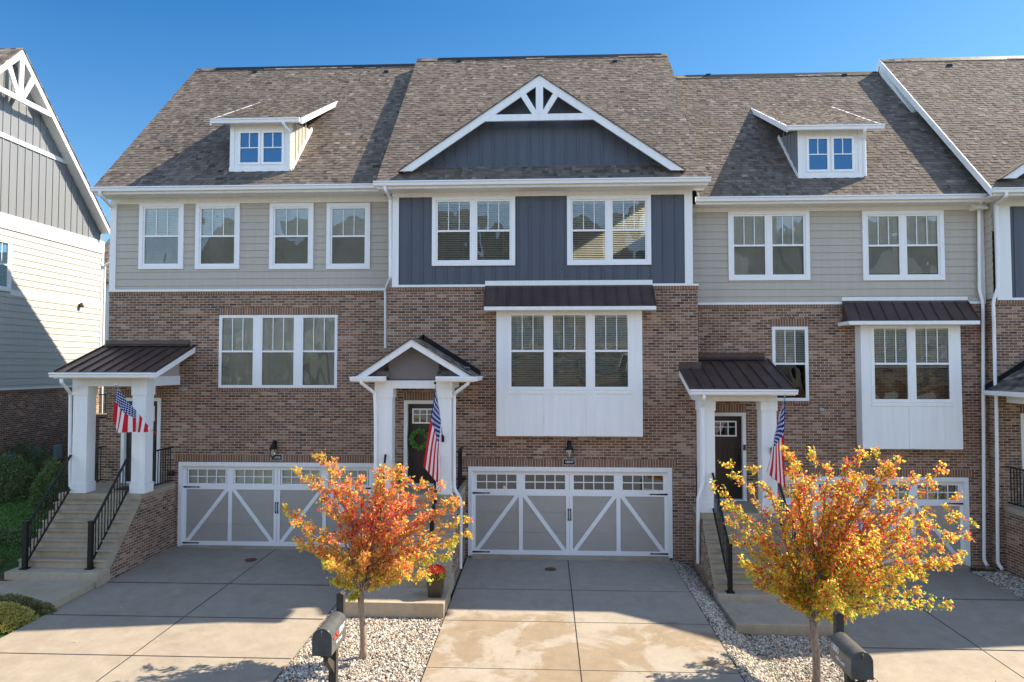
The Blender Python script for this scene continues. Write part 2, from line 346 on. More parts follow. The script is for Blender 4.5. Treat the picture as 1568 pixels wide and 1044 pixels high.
# ------------------------------------------------------------------ ground
def sst(a, b, x): t = min(1, max(0, (x-a)/(b-a))); return t*t*(3-2*t)
def gz(x, y):
    z = -.025*(17.4-max(y, 6.0)) if y < 17.4 else 0.0
    z -= .27*sst(3.12, 3.9, x)
    return z
def lawnz(x, y):
    k = sst(-9.8, -12.2, x)
    return gz(x, y)+k*(1.15*sst(13.5, 18.5, y))
def grid(fn, xs, ys):
    m = MB(); nx = len(xs); m.v = [(x, y, fn(x, y)) for y in ys for x in xs]
    for j in range(len(ys)-1):
        for i in range(nx-1): a = j*nx+i; m.f.append((a, a+1, a+1+nx, a+nx)); m.r.append(0.0)
    return m
xs = [-600, -200, -80, -40]+[-30+i*.6 for i in range(101)]+[40, 80, 200, 600]
ys = [-600, -200, -80, -40, -20, 0, 4]+[6+i*.5 for i in range(49)]+[34, 50, 90, 200, 600, 1500]
struct(grid(lambda x, y: lawnz(x, y)-.06, xs, ys).build('ground', 'lawn', smooth=True), 'grassy ground running under and around the townhouses')
def slab(name, x0, x1, y0, y1, mat, th=.12, lift=0.0, fn=gz, label=None):
    xx = [x0+(x1-x0)*i/8 for i in range(9)]; yy = [y0+(y1-y0)*i/8 for i in range(9)]
    m = MB(); a = (x0+x1)/2
    zf = lambda x, y: fn(a, y)+lift
    i = 0
    top = [(x0, y0), (x1, y0), (x1, y1), (x0, y1)]
    if y0 < 6 < y1: pass
    m.prism([(x0, y0, zf(0, y0)), (x0, y1, zf(0, y1)), (x0, y1, zf(0, y1)-th), (x0, y0, zf(0, y0)-th)], (x1-x0, 0, 0))
    o = m.build(name, mat); struct(o, label); return o
YC, YL, YR, Y4 = 17.4, 18.05, 18.05, 17.72
def drive(x0, x1, yb, jx, jys, mat, label):
    o = slab('driveway', x0, x1, 8.0, yb, mat, label=label)
    a = (x0+x1)/2; g = lambda y: gz(a, y)
    m = MB(); m.prism([(jx-.009, 8.05, g(8.05)+.003), (jx-.009, yb-.02, g(yb)+.003), (jx-.009, yb-.02, g(yb)-.02), (jx-.009, 8.05, g(8.05)-.02)], (.018, 0, 0))
    for (y, xa, xb) in jys: pass
    m.build('expansion_joint', 'joint', o)
    for (y, xa, xb) in jys: m = MB(); m.box(xa, xb, y-.004, y+.004, g(y)-.02, g(y)+.0045); m.build('control_joint', 'joint_fine', o)
    return o
drive(-9.76, -4.24, YL+.1, -6.98, [(13.3, -9.76, -4.24), (11.6, -9.76, -4.24), (15.2, -9.76, -4.24)], 'drive', 'pale concrete driveway in front of the left garage, shadowed near the door')
drive(-1.92, 3.10, YC+.1, .58, [(13.35, -1.92, 3.10), (11.38, -1.92, 3.1), (15.1, -1.92, 3.1)], 'drive_stained', 'concrete driveway with brown damp stains before the centre garage')
drive(5.46, 10.42, YR+.1, 7.92, [(13.1, 5.46, 10.42), (15.7, 5.46, 10.42)], 'drive', 'concrete driveway before the right garage behind the larger tree')
struct(MB().box(-300, 300, -6, 7.75, -.6, -.305).build('road', 'asphalt'), 'asphalt street in front of the townhouses')
struct(MB().box(-300, 300, 7.75, 7.99, -.6, -.2).build('kerb', 'step'), 'concrete kerb along the street')
# gravel beds
BEDS = [(-4.22, -1.94, 8.0, 13.44), (-4.22, -3.97, 13.44, 18.0), (3.12, 5.44, 8.0, 13.6), (3.12, 3.66, 13.6, 17.4), (10.44, 11.3, 8.0, 17.7)]
m = MB()
for (a, b, c, d) in BEDS:
    m2 = grid(lambda x, y: gz(x, y)-.035, [a+(b-a)*i/8 for i in range(9)], [c+(d-c)*i/6 for i in range(7)])
    o_ = len(m.v); m.v += m2.v; m.f += [tuple(q+o_ for q in f) for f in m2.f]; m.r += m2.r
bed = struct(m.build('gravel_bed', 'gravelbed'), 'fine gravel base under the decorative stones')
def ico():
    t = (1+5**.5)/2
    v = np.array([(-1,t,0),(1,t,0),(-1,-t,0),(1,-t,0),(0,-1,t),(0,1,t),(0,-1,-t),(0,1,-t),(t,0,-1),(t,0,1),(-t,0,-1),(-t,0,1)], float)
    v /= np.linalg.norm(v[0])
    f = np.array([(0,11,5),(0,5,1),(0,1,7),(0,7,10),(0,10,11),(1,5,9),(5,11,4),(11,10,2),(10,7,6),(7,1,8),(3,9,4),(3,4,2),(3,2,6),(3,6,8),(3,8,9),(4,9,5),(2,4,11),(6,2,10),(8,6,7),(9,8,1)])
    return v, f
IV, IF = ico()
def stones(areas, dens, size, lay=.02):
    P = []
    for (a, b, c, d) in areas:
        c = max(c, 10.2)
        if d <= c: continue
        n = int((b-a)*(d-c)*dens); P.append(np.stack([rng.uniform(a+.01, b-.01, n), rng.uniform(c, d-.01, n)], 1))
    P = np.concatenate(P); n = len(P); zz = np.array([gz(x, y) for x, y in P])-.03+rng.uniform(0, lay, n)
    sc = rng.lognormal(0, .28, (n, 1))*size*rng.uniform([.75, .55, .4], [1.1, .95, .7], (n, 3))
    V = IV[None]*(1+rng.uniform(-.16, .16, (n, 12, 1)))*sc[:, None, :]
    ax = rng.normal(size=(n, 3)); ax[:, 2] *= 2.2; ax /= np.linalg.norm(ax, axis=1)[:, None]; an = rng.uniform(0, 6.28, n)
    c, s_ = np.cos(an)[:, None, None], np.sin(an)[:, None, None]; A = ax[:, None, :]
    V = V*c+np.cross(A, V)*s_+A*(A*V).sum(2, keepdims=True)*(1-c)
    V += np.concatenate([P, zz[:, None]], 1)[:, None, :]
    FC = (IF[None]+12*np.arange(n)[:, None, None]).reshape(-1, 3)
    return V.reshape(-1, 3), FC, np.repeat(rng.uniform(0, 1, n), 20)
V, FC, R = stones(BEDS, 1850, .0215); o = arrays_obj('gravel', 'stone', V, FC, R)
struct(o, 'mixed white, tan and grey river gravel between the driveways', 'stuff')
# ------------------------------------------------------------------ wall builders (planes facing -Y)
def cells(x0, x1, z0, z1, holes):
    xs_ = sorted({x0, x1, *[q for h in holes for q in h[:2] if x0 < q < x1]}); zs = sorted({z0, z1, *[q for h in holes for q in h[2:] if z0 < q < z1]})
    for i in range(len(xs_)-1):
        for j in range(len(zs)-1):
            cx = (xs_[i]+xs_[i+1])/2; cz = (zs[j]+zs[j+1])/2
            if not any(h[0] < cx < h[1] and h[2] < cz < h[3] for h in holes): yield xs_[i], xs_[i+1], zs[j], zs[j+1]
def flat_wall(m, x0, x1, z0, z1, Y, holes=()):
    for a, b, c, d in cells(x0, x1, z0, z1, holes): m.face([(a, Y, c), (b, Y, c), (b, Y, d), (a, Y, d)])
    return m
def lap_wall(m, x0, x1, z0, z1, Y, holes=(), ex=.188):
    z = z1
    while z > z0+1e-6:
        zb = max(z0, z-ex)
        def yy(q): return Y-.004-.017*(z-q)/ex
        for a, b, c, d in cells(x0, x1, zb, z, holes):
            m.face([(a, yy(c), c), (b, yy(c), c), (b, yy(d), d), (a, yy(d), d)])
            if abs(c-zb) < 1e-6: m.face([(a, Y, c), (b, Y, c), (b, yy(c), c), (a, yy(c), c)][::1])
        z = zb
    return m
def bb_wall(m, x0, x1, z0, z1, Y, holes=(), sp=.305, ph=.1, bw=.045):
    flat_wall(m, x0, x1, z0, z1, Y, holes); x = x0+ph
    while x < x1-bw:
        for a, b, c, d in cells(x, x+bw, z0, z1, [h for h in holes if h[0] < x+bw and h[1] > x]): m.box(a, b, Y-.02, Y+.001, c, d)
        x += sp
    return m
def ring(m, x0, x1, z0, z1, w, y0, y1, wt=None, wb=None):
    wt = w if wt is None else wt; wb = w if wb is None else wb
    m.box(x0, x1, y0, y1, z1-wt, z1); m.box(x0, x1, y0, y1, z0, z0+wb)
    m.box(x0, x0+w, y0, y1, z0+wb, z1-wt); m.box(x1-w, x1, y0, y1, z0+wb, z1-wt)
def qy(m, x0, x1, z0, z1, y): m.face([(x0, y, z0), (x1, y, z0), (x1, y, z1), (x0, y, z1)])
def blind_mesh(m, x0, x1, z0, z1, y, tilt, step=.046, drop=1.0):
    zl = z1-(z1-z0)*drop; m.box(x0, x1, y-.012, y+.02, z1-.04, z1); z = z1-.06
    dy = .024*math.cos(tilt); dz = .024*math.sin(tilt)
    while z > zl+.02:
        m.prism([(x0, y-dy, z-dz), (x0, y+dy, z+dz), (x0, y+dy, z+dz+.003), (x0, y-dy, z-dz+.003)], (x1-x0, 0, 0)); z -= step
    m.box(x0, x1, y-.012, y+.012, zl-.006, zl+.014)
    for q in (.2, .8): xx = x0+(x1-x0)*q; m.box(xx-.004, xx+.004, y-.03, y-.027, zl, z1)
def window(root, x0, x1, z0, z1, Y, trimw, n=1, mull=.1, tilt=.9, muntins=2, gl=('glass', 'screen'), meet=.5, proud=.03, blind=True, drop=1.0, label=None, split=True, inner=.045, trimmat='white'):
    """outer rect of the painted trim; n sashes side by side; returns hole rect"""
    m = MB()
    if trimw: ring(m, x0, x1, z0, z1, trimw, Y-proud, Y+.02)
    a0, a1, b0, b1 = x0+trimw, x1-trimw, z0+trimw, z1-trimw
    wid = (a1-a0-(n-1)*mull)/n; fr = m
    glassr = []
    for k in range(n):
        xa = a0+k*(wid+mull); xb = xa+wid
        if k < n-1: fr.box(xb, xb+mull, Y-.012, Y+.03, b0, b1)
        ring(fr, xa, xb, b0, b1, inner, Y-.008, Y+.05)
        zm = b0+(b1-b0)*meet
        if split: fr.box(xa+inner, xb-inner, Y-.002, Y+.05, zm-.025, zm+.025)
        glassr.append((xa+inner, xb-inner, b0+inner, b1-inner, zm))
    W = fr.build('window', 'vinyl', root, label, bevel=.004)
    for (xa, xb, za, zb, zm) in glassr:
        if split:
            p = MB(); qy(p, xa, xb, zm, zb, Y+.022); p.build('pane', gl[0], W)
            p = MB(); qy(p, xa, xb, za, zm, Y+.016); p.build('pane', gl[1], W)
        else:
            p = MB(); qy(p, xa, xb, za, zb, Y+.02); p.build('pane', gl[0], W)
        if muntins:
            p = MB(); zt = zm+.025 if split else za
            for j in range(muntins):
                xx = xa+(xb-xa)*(j+1)/(muntins+1); p.box(xx-.009, xx+.009, Y+.008, Y+.02, zt, zb)
            p.build('muntin', 'vinyl', W)
        if blind:
            p = MB(); blind_mesh(p, xa-.01, xb+.01, za, zb, Y+.065, tilt, drop=drop); p.build('blind', 'blind', W)
        # shallow dark room behind the glass keeps daylight from leaking through the roof space
    return (x0+.04, x1-.04, z0+.04, z1-.04)
def gutter(root, x0, x1, y, z, label=None):     # K-style gutter whose back top edge is at (y,z)
    prof = [(y, z), (y-.115, z-.005), (y-.125, z-.03), (y-.10, z-.055), (y-.085, z-.115), (y, z-.12)]
    m = MB(); m.prism([(x0, a, b) for a, b in prof], (x1-x0, 0, 0)); return m.build('gutter', 'vinyl', root, label)
def downspout(root, pts, w=.075, d=.055):
    m = MB(); pts = [Vector(p) for p in pts]
    # round-cornered elbows
    out = [pts[0]]
    for k in range(1, len(pts)-1):
        a, b, c = pts[k-1], pts[k], pts[k+1]; u = (a-b); v = (c-b); r = min(.07, u.length*.4, v.length*.4); u = u.normalized()*r; v = v.normalized()*r
        for t in (0, .33, .67, 1): out.append((b+u)*(1-t)**2+b*2*t*(1-t)+(b+v)*t*t)
    out.append(pts[-1]); m.tube(out, .04, 10)
    return m.build('downspout', 'vinyl', root, smooth=False)
def shingle_roof(root, x0, x1, ye, ze, yr, zr, xfn=None, name='roof', ex=.132):
    """real overlapping tabs on a slope rising in +Y; xfn(t) optional x-limits by row fraction"""
    L = math.hypot(yr-ye, zr-ze); d = np.array([0, (yr-ye)/L, (zr-ze)/L]); nn = np.array([0, -d[2], d[1]])
    rows = int(L/ex)+1; V = []; FC = []; R = []; e0 = np.array([0, ye, ze])
    for r in range(rows):
        s0 = r*ex; s1 = min(L, s0+ex+.01); a0, a1 = (x0, x1) if xfn is None else xfn(s0/L)
        if a1-a0 < .05: continue
        x = a0; cuts = [a0]; x = a0+rng.uniform(.03, .2)
        while x < a1: cuts.append(x); x += rng.choice([.08, .10, .13, .16, .2])+rng.uniform(-.01, .01)
        cuts.append(a1); dbl = rng.random() < .5
        for k in range(len(cuts)-1):
            hb = .0045+(.007 if dbl else 0)+rng.uniform(0, .002); dbl = not dbl
            if rng.random() < .15: dbl = not dbl
            q = [e0+d*s0+nn*hb, e0+d*s0+nn*hb, e0+d*s1+nn*.002, e0+d*s1+nn*.002]
            b = e0+d*s0-nn*.002; i = len(V); xa, xb = cuts[k], cuts[k+1]
            V += [[xa, q[0][1], q[0][2]], [xb, q[0][1], q[0][2]], [xb, q[2][1], q[2][2]], [xa, q[2][1], q[2][2]], [xa, b[1], b[2]], [xb, b[1], b[2]]]
            FC += [[i, i+1, i+2, i+3], [i+4, i+5, i+1, i], [i+4, i, i+3, i+3], [i+5, i+2, i+1, i+1]]
            rv = min(1, max(0, rng.normal(.52, .17))); R += [rv, rv, rv, rv]
    V = np.array(V); FC = np.array(FC)
    FC = FC[[i for i in range(len(FC)) if i % 4 < 2]]; R = np.array(R).reshape(-1, 4)[:, :2].ravel()
    o = arrays_obj(name, 'shingle', V, FC, R, root)
    return o
def roof_body(root, x0, x1, ye, ze, yr, zr, yb, zb, th=.2):
    m = MB(); m.prism([(x0, ye, ze-.012), (x0, yr, zr-.012), (x0, yb, zb), (x0, yb, zb-th), (x0, yr, zr-th*1.5), (x0, ye+.02, ze-th)], (x1-x0, 0, 0))
    return m.build('roof_deck', 'white', root)
def back_slope(root, x0, x1, yr, zr, yb, zb):
    m = MB(); m.face([(x1, yr, zr+.01), (x0, yr, zr+.01), (x0, yb, zb+.02), (x1, yb, zb+.02)]); m.build('rear_roof', 'shingle_flat', root)
    m = MB(); xx = x0
    while xx < x1-.01:
        b = min(x1, xx+.3); lift = .004+.01*(int(xx*7) % 2)
        m.prism([(xx, yr-.15, zr-.15*1.0+.02+lift), (xx, yr, zr+.03+lift), (xx, yr+.15, zr-.15+.02+lift), (xx, yr, zr-.03)], (b-xx, 0, 0)); xx = b
    m.build('ridge_cap', 'shingle_flat', root)
    m = MB(); m.prism([(x0+.7, yr-.13, zr-.1), (x0+.7, yr, zr+.055), (x0+.7, yr+.13, zr-.1), (x0+.7, yr, zr-.02)], (x1-x0-.9, 0, 0)); m.build('ridge_vent', 'black', root)
def text_mesh(txt, size, name='lettering'):
    cu = bpy.data.curves.new(name, 'FONT'); cu.body = txt; cu.size = size; cu.extrude = .001; cu.align_x = 'CENTER'; cu.align_y = 'CENTER'
    to = bpy.data.objects.new(name, cu); COL.objects.link(to); dg = bpy.context.evaluated_depsgraph_get(); me = bpy.data.meshes.new_from_object(to.evaluated_get(dg))
    bpy.data.objects.remove(to); me.materials.clear(); me.materials.append(MT['lettering']); return me
def put_text(root, txt, size, loc, rot):
    o = bpy.data.objects.new('lettering', text_mesh(txt, size)); COL.objects.link(o); o.parent = root
    o.location = Vector(loc)-Vector(root['_o']); o.rotation_euler = rot; return o
def garage(root, x0, x1, z0, z1, Y, light, label=None):
    """outer rect of the white jamb; door recessed"""
    t = .1; m = MB(); m.box(x0, x1, Y-.02, Y+.16, z1-.11, z1+.0); m.box(x0, x0+t, Y-.02, Y+.16, z0, z1-.11); m.box(x1-t, x1, Y-.02, Y+.16, z0, z1-.11)
    m.build('garage_frame', 'white', root, bevel=.004)
    a, b, c, d = x0+t, x1-t, z0+.02, z1-.11; W = b-a; Hh = d-c; yd = Y+.09
    dm = MB(); cc = (a+b)/2; sw = .085; hw = (W-3*0)/4
    # section lines and window openings cut into the taupe skin
    wz1 = d-.10; wz0 = d-.46; secs = [c, c+Hh*.26, c+Hh*.5, c+Hh*.77, d]
    lites = []
    for k in range(4):
        ca = a+W*(k+.5)/4; ca += (-.0 if k in (0, 3) else (.0)); lites.append((ca-.5, ca+.5))
    hol = [(p, q, wz0, wz1) for p, q in lites]
    for k in range(4): flat_wall(dm, a, b, secs[k]+.006, secs[k+1]-.006 if k < 3 else d, yd, hol)
    dm.box(a, b, yd+.012, yd+.03, c, wz0-.02)
    D = dm.build('garage_door', 'garage_panel', root, label)
    tm = MB(); y0, y1 = yd-.018, yd+.002
    tm.box(a, b, y0, y1, wz1+.03, d); tm.box(a, b, y0, y1, wz0-.16, wz0-.03); tm.box(a, b, y0, y1, c, c+.11)
    for x in (a, b-.08): tm.box(x, x+.08, y0+.001, y1, c+.11, wz0-.16)
    for x in (a, b-.08): tm.box(x, x+.08, y0+.001, y1, wz0-.03, wz1+.03)
    tm.box(cc-.083, cc-.004, y0-.002, y1, c, d); tm.box(cc+.004, cc+.083, y0-.002, y1, c, d)
    for s_ in (-1, 1):
        xm = cc+s_*W/4; tm.box(xm-.05, xm+.05, y0+.001, y1, c+.11, wz0-.16); tm.box(xm-.09, xm+.09, y0+.001, y1, wz0-.03, wz1+.03)
        zt, zb_ = wz0-.16, c+.11
        xo = a+.09 if s_ < 0 else cc+.095; xi = cc-.095 if s_ < 0 else b-.09
        for (p, q) in (((xo+.03, zb_), (xm-.09, zt)), ((xi-.03, zb_), (xm+.09, zt))):
            v = Vector((q[0]-p[0], 0, q[1]-p[1])).normalized(); nx = Vector((v.z, 0, -v.x))*.048
            # clip ends horizontally so the brace meets the rails
            kx = .048/abs(v.z)
            tm.prism([(p[0]-kx, y0+.004, p[1]), (p[0]+kx, y0+.004, p[1]), (q[0]+kx, y0+.004, q[1]), (q[0]-kx, y0+.004, q[1])], (0, .012, 0))
    for p, q in lites:
        ring(tm, p-.03, q+.03, wz0-.03, wz1+.03, .03, y0, y1+.01)
        for k in range(1, 4): xx = p+(q-p)*k/4; tm.box(xx-.011, xx+.011, y0+.004, y1, wz0, wz1)
        tm.box(p, q, y0+.005, y1, (wz0+wz1)/2-.011, (wz0+wz1)/2+.011)
    tm.build('door_trim', 'vinyl', D)
    for p, q in lites:
        pm = MB(); qy(pm, p, q, wz0, wz1, yd+.004); pm.build('pane', 'glass' if light else 'glass_garage', D)
        if light: pm = MB(); qy(pm, p-.02, q+.02, wz0-.02, wz1+.02, yd+.05); pm.build('window_film', 'blind', D)
    for x in (cc-.03, cc+.03):
        h = MB(); h.tube([(x, y0-.002, c+.88), (x, y0-.04, c+.92), (x, y0-.04, c+1.08), (x, y0-.002, c+1.12)], .011, 6)
        h.box(x-.017, x+.017, y0-.008, y0-.002, c+.85, c+.9); h.box(x-.017, x+.017, y0-.008, y0-.002, c+1.1, c+1.15); h.build('handle', 'black', D)
    for x, sg in ((a-.005, 1), (b+.005, -1)):
        for z in (c+.06, wz0-.1):
            h = MB(); h.prism([(x, y0-.01, z-.022), (x+sg*.36, y0-.01, z-.012), (x+sg*.42, y0-.01, z-.018), (x+sg*.46, y0-.01, z), (x+sg*.42, y0-.01, z+.018), (x+sg*.36, y0-.01, z+.012), (x, y0-.01, z+.022)], (0, .009, 0)); h.build('hinge', 'black', D)
    th = MB(); th.box(a, b, Y-.16, Y+.1, z0-.1, z0+.022); th.build('threshold', 'step', root)
    return (x0+.02, x1-.02, z0-.5, z1-.02)
MT['glass_garage'] = glass('garage_glass', .3, (.25, .25, .25), .25, 2.2)
def wall_lamp(root, x, Y, z, label=None):
    L = MB(); L.box(x-.05, x+.05, Y-.015, Y+.002, z+.02, z+.22); L.tube([(x, Y-.01, z+.15), (x, Y-.08, z+.24), (x, Y-.13, z+.2)], .012, 6)
    L.lathe([(.0, .24), (.012, .2), (.03, .17), (.045, .12), (.085, .05), (.10, .02), (.1, .0), (.06, 0)], (x, Y-.13, z), 12)
    for k in range(4):
        a = math.pi/4+k*math.pi/2; L.tube([(x+.078*math.cos(a), Y-.13+.078*math.sin(a), z), (x+.055*math.cos(a), Y-.13+.055*math.sin(a), z-.19)], .006, 4)
    L.lathe([(.0, -.22), (.03, -.2), (.062, -.19), (.062, -.18), (0, -.18)], (x, Y-.13, z), 12)
    o = L.build('wall_lamp', 'black', root, label, smooth=False)
    p = MB(); p.lathe([(.018, -.17), (.018, -.03), (0, -.02)], (x, Y-.13, z), 8); p.build('candle', 'bulb', o)
    p = MB(); p.lathe([(.053, -.18), (.074, -.002)], (x, Y-.13, z), 8); p.build('lantern_glass', 'lantern', o)
MT['lantern'] = glass('lantern_glass', .12, (.8, .82, .78), .3, 9)
def plaque(root, x, z, Y, txt):
    m = MB(); m.box(x-.15, x+.15, Y-.03, Y-.002, z-.075, z+.075); o = m.build('house_number_plate', 'lettering', root)
    m = MB(); m.box(x-.142, x+.142, Y-.034, Y-.03, z-.067, z+.067); m.build('plate_face', 'black', o)
    put_text(o, txt, .088, (x, Y-.036, z), (math.pi/2, 0, 0))
def front_door(root, x0, x1, z0, z1, Y, label=None):
    m = MB(); t = .09; m.box(x0-t, x0, Y-.03, Y+.12, z0, z1+t); m.box(x1, x1+t, Y-.03, Y+.12, z0, z1+t); m.box(x0, x1, Y-.03, Y+.12, z1, z1+t); m.box(x0-t, x1+t, Y-.06, Y+.1, z0-.06, z0)
    m.build('door_frame', 'white', root, bevel=.004)
    yd = Y+.08; w = x1-x0; h = z1-z0; gz0, gz1 = z0+h*.76, z0+h*.93; gx0, gx1 = x0+w*.16, x1-w*.16
    d = MB(); flat_wall(d, x0, x1, z0, z1, yd, [(gx0, gx1, gz0, gz1), (x0+w*.17, x0+w*.46, z0+h*.1, z0+h*.66), (x0+w*.54, x0+w*.83, z0+h*.1, z0+h*.66)])
    for a, b in ((.17, .46), (.54, .83)):
        xa, xb, za, zb = x0+w*a, x0+w*b, z0+h*.1, z0+h*.66
        d.box(xa, xb, yd+.012, yd+.03, za, zb); d.box(xa+.04, xb-.04, yd+.002, yd+.013, za+.04, zb-.04)
    D = d.build('front_door', 'door', root, label)
    r = MB(); ring(r, gx0-.02, gx1+.02, gz0-.02, gz1+.02, .035, yd-.012, yd+.02)
    for k in (1, 2): xx = gx0+(gx1-gx0)*k/3; r.box(xx-.012, xx+.012, yd-.008, yd+.01, gz0, gz1)
    r.box(gx0, gx1, yd-.007, yd+.009, gz0+(gz1-gz0)*.62-.008, gz0+(gz1-gz0)*.62+.008)
    r.build('lite_frame', 'vinyl', D)
    p = MB(); qy(p, gx0, gx1, gz0, gz1, yd+.005); p.build('pane', 'glass', D)
    k = MB(); k.box(x1-.09, x1-.05, yd-.02, yd, z0+.85, z0+1.12); k.tube([(x1-.07, yd, z0+.9), (x1-.07, yd-.06, z0+.92), (x1-.07, yd-.06, z0+1.05), (x1-.07, yd, z0+1.08)], .012, 6); k.build('handle', 'black', D)
    return (x0-.05, x1+.05, z0-.03, z1+.05)
def column(root, x0, x1, y0, y1, z0, z1):
    m = MB(); m.box(x0, x1, y0, y1, z0+.24, z1-.22)
    m.box(x0-.022, x1+.022, y0-.022, y1+.022, z0, z0+.24); m.box(x0-.022, x1+.022, y0-.022, y1+.022, z1-.22, z1)
    return m.build('porch_column', 'white', root, bevel=.006)
def railing(root, p0, p1, h, newel=None, step=.11, label=None, foot=.08):
    """straight guard from p0 to p1 (points on floor line); optional newel at p0"""
    p0 = Vector(p0); p1 = Vector(p1); m = MB(); u = Vector((0, 0, 1)); L = (Vector((p1.x, p1.y, 0))-Vector((p0.x, p0.y, 0))).length
    m.bar(p0+u*h, p1+u*h, .045, .035); m.bar(p0+u*foot, p1+u*foot, .035, .03)
    n = max(2, int(L/step)); d = (p1-p0)
    for k in range(1, n): q = p0+d*(k/n); m.bar(q+u*foot, q+u*(h-.01), .017, .017, (1, 0, 0))
    o = m.build('railing', 'black', root, label)
    if newel:
        q = MB(); a, zb, zt = newel; q.box(a[0]-.045, a[0]+.045, a[1]-.045, a[1]+.045, zb, zt); q.box(a[0]-.055, a[0]+.055, a[1]-.055, a[1]+.055, zt, zt+.02)
        q.box(a[0]-.08, a[0]+.08, a[1]-.08, a[1]+.08, zb, zb+.025); q.build('newel_post', 'black', o)
    return o
def stoop(root, x0, x1, Y, zf, yn, nst, dz, dy, ybase, zbase, padz, pady, brick_side, padx=None):
    """slab at zf from wall Y to nose yn, nst risers down to the base step and a pad"""
    m = MB(); m.box(x0, x1, yn-.02, Y+.02, zf-.14, zf)
    m.build('porch_slab', 'step', root, bevel=.01)
    prof = [(yn+.05, zf-.14), (yn+.05, zf-.15)]; y = yn; z = zf; prof = []
    pts = [(yn+.3, zf-.14), (yn-.0, zf-.14)]
    ys_ = []
    for k in range(1, nst+1):
        zt = zf-dz*k; yt = yn-dy*k
        if k == 1: pts.append((yn, zt))
        pts += [(yt-.035, zt), (yt-.035, zt-.035), (yt, zt-.05)]
        if k < nst: pts.append((yt, zt-dz))
    pts += [(yn-dy*nst, zbase-.02), (yn+.3, zbase-.02)]
    m = MB(); m.prism([(x0+.03, a, b) for a, b in pts], (x1-x0-.06, 0, 0)); m.build('steps', 'step', root)
    m = MB(); m.box(x0-.02, x1+.02, ybase, yn-dy*nst+.1, padz-.2, zbase); m.build('base_step', 'step', root, bevel=.012)
    pa, pb = padx if padx else (x0-.0, x1)
    m = MB(); m.box(pa, pb, pady, ybase+.05, padz-.3, padz); m.build('entry_pad', 'step', root, bevel=.015)
    # brick skirt below slab and stairs
    yl = yn-dy*nst
    m = MB(); fl = gz((x0+x1)/2, 17)-.5
    for xx in (x0+.0, x1-.1):
        m.prism([(xx, Y+.02, fl), (xx, Y+.02, zf-.141), (xx, yn+.12, zf-.141), (xx, yl+.14, zbase+dz-.27), (xx, yl+.1, zbase-.12), (xx, ybase+.02, fl)][:5]+[(xx, yl+.1, fl)], (.1, 0, 0))
    m.box(x0+.1, x1-.1, yn+.2, yn+.3, fl, zf-.141)
    m.build('porch_wall', 'brick', root)
def metal_shed(root, x0, x1, ye, ze, yw, zw, sp=.3, flash=.12, fx=None):
    m = MB(); t = .03; m.prism([(x0, ye, ze), (x0, yw, zw), (x0, yw, zw-t), (x0, ye, ze-t)], (x1-x0, 0, 0))
    o = m.build('porch_roof', 'bronze', root)
    s_ = MB(); n = max(2, round((x1-x0)/sp))
    for k in range(n+1):
        x = x0+(x1-x0)*k/n; x = min(max(x, x0+.012), x1-.012)
        s_.prism([(x-.011, ye-.01, ze+.001), (x-.011, yw, zw+.001), (x-.011, yw, zw+.032), (x-.011, ye-.01, ze+.032)], (.022, 0, 0))
    s_.build('standing_seam', 'bronze', o)
    f = MB(); a, b = fx if fx else (x0, x1)
    f.box(a, b, yw-.02, yw, zw-.0, zw+flash); f.prism([(a, yw-.12, zw-(zw-ze)/(yw-ye)*.12+.04), (a, yw-.015, zw+.045), (a, yw-.015, zw+.055), (a, yw-.12, zw-(zw-ze)/(yw-ye)*.12+.05)], (b-a, 0, 0))
    f.build('flashing', 'bronze', o); return o
HG = 'townhouses in the row'
hL = thing('townhouse', 'left end townhouse with greige lap siding, four single upstairs windows and a metal-roofed porch', 'house', (-8, YL, 0), HG)
hC = thing('townhouse', 'middle townhouse with slate-blue board and batten upstairs and a white trussed gable', 'house', (0, YC, 0), HG)
hR = thing('townhouse', 'townhouse behind the larger autumn tree, greige siding with two paired upstairs windows', 'house', (7.5, YR, -.27), HG)
h4 = thing('townhouse', 'partly seen townhouse at the right edge with slate-blue wall and shingled porch roof', 'house', (15, Y4, -.27), HG)
RB = 11.5  # depth to the back wall
def shell(root, x0, x1, Y, z0, z1):
    m = MB(); t = .12; yb = Y+9.4
    m.box(x0, x0+t, Y+.25, yb, z0, z1); m.box(x1-t, x1, Y+.25, yb, z0, z1); m.box(x0, x1, yb, yb+t, z0, z1)
    m.build('side_wall', 'brick', root)
    m = MB()
    for z in (z0+2.75, z0+5.9): m.box(x0+t+.01, x1-t-.01, Y+.3, yb-.01, z, z+.2)
    m.box(x0+t+.01, x1-t-.01, Y+3.0, Y+3.1, z0, z1); m.build('interior', 'dark', root)
# =================================================================== LEFT UNIT
zt = 9.16
xa, xb = -11.68, -3.98; zbk = PY(380, 446, YL).z
H1 = []
for a, b in ((215, 281), (301, 367), (414, 480), (501, 567)):
    p = PY(a, 311.5, YL); q = PY(b, 412, YL)
    H1.append(window(hL, p.x, q.x, q.z, p.z, YL-.02, .105, 1, tilt=1.15))
m = MB(); lap_wall(m, xa+.17, xb, zbk+.06, zt, YL, H1); m.build('siding', 'tan_siding', hL)
p = PY(336, 482.5, YL); q = PY(516, 594, YL)
H2 = [window(hL, p.x, q.x, q.z, p.z, YL+.0, .035, 3, .17, tilt=1.1, proud=.01, inner=.04)]
gp = PY(274, 707, YL); gq = PY(575, 709, YL); gx1 = -4.42
gh = garage(hL, gp.x, gx1, 0.0, gp.z, YL, True)
dL = (PY(191, 613, YL).x, PY(243, 613, YL).x, 1.68, PY(243, 613, YL).z-.02)
H2 += [gh, front_door(hL, dL[0]+.02, dL[1]-.02, dL[2], dL[3], YL)]
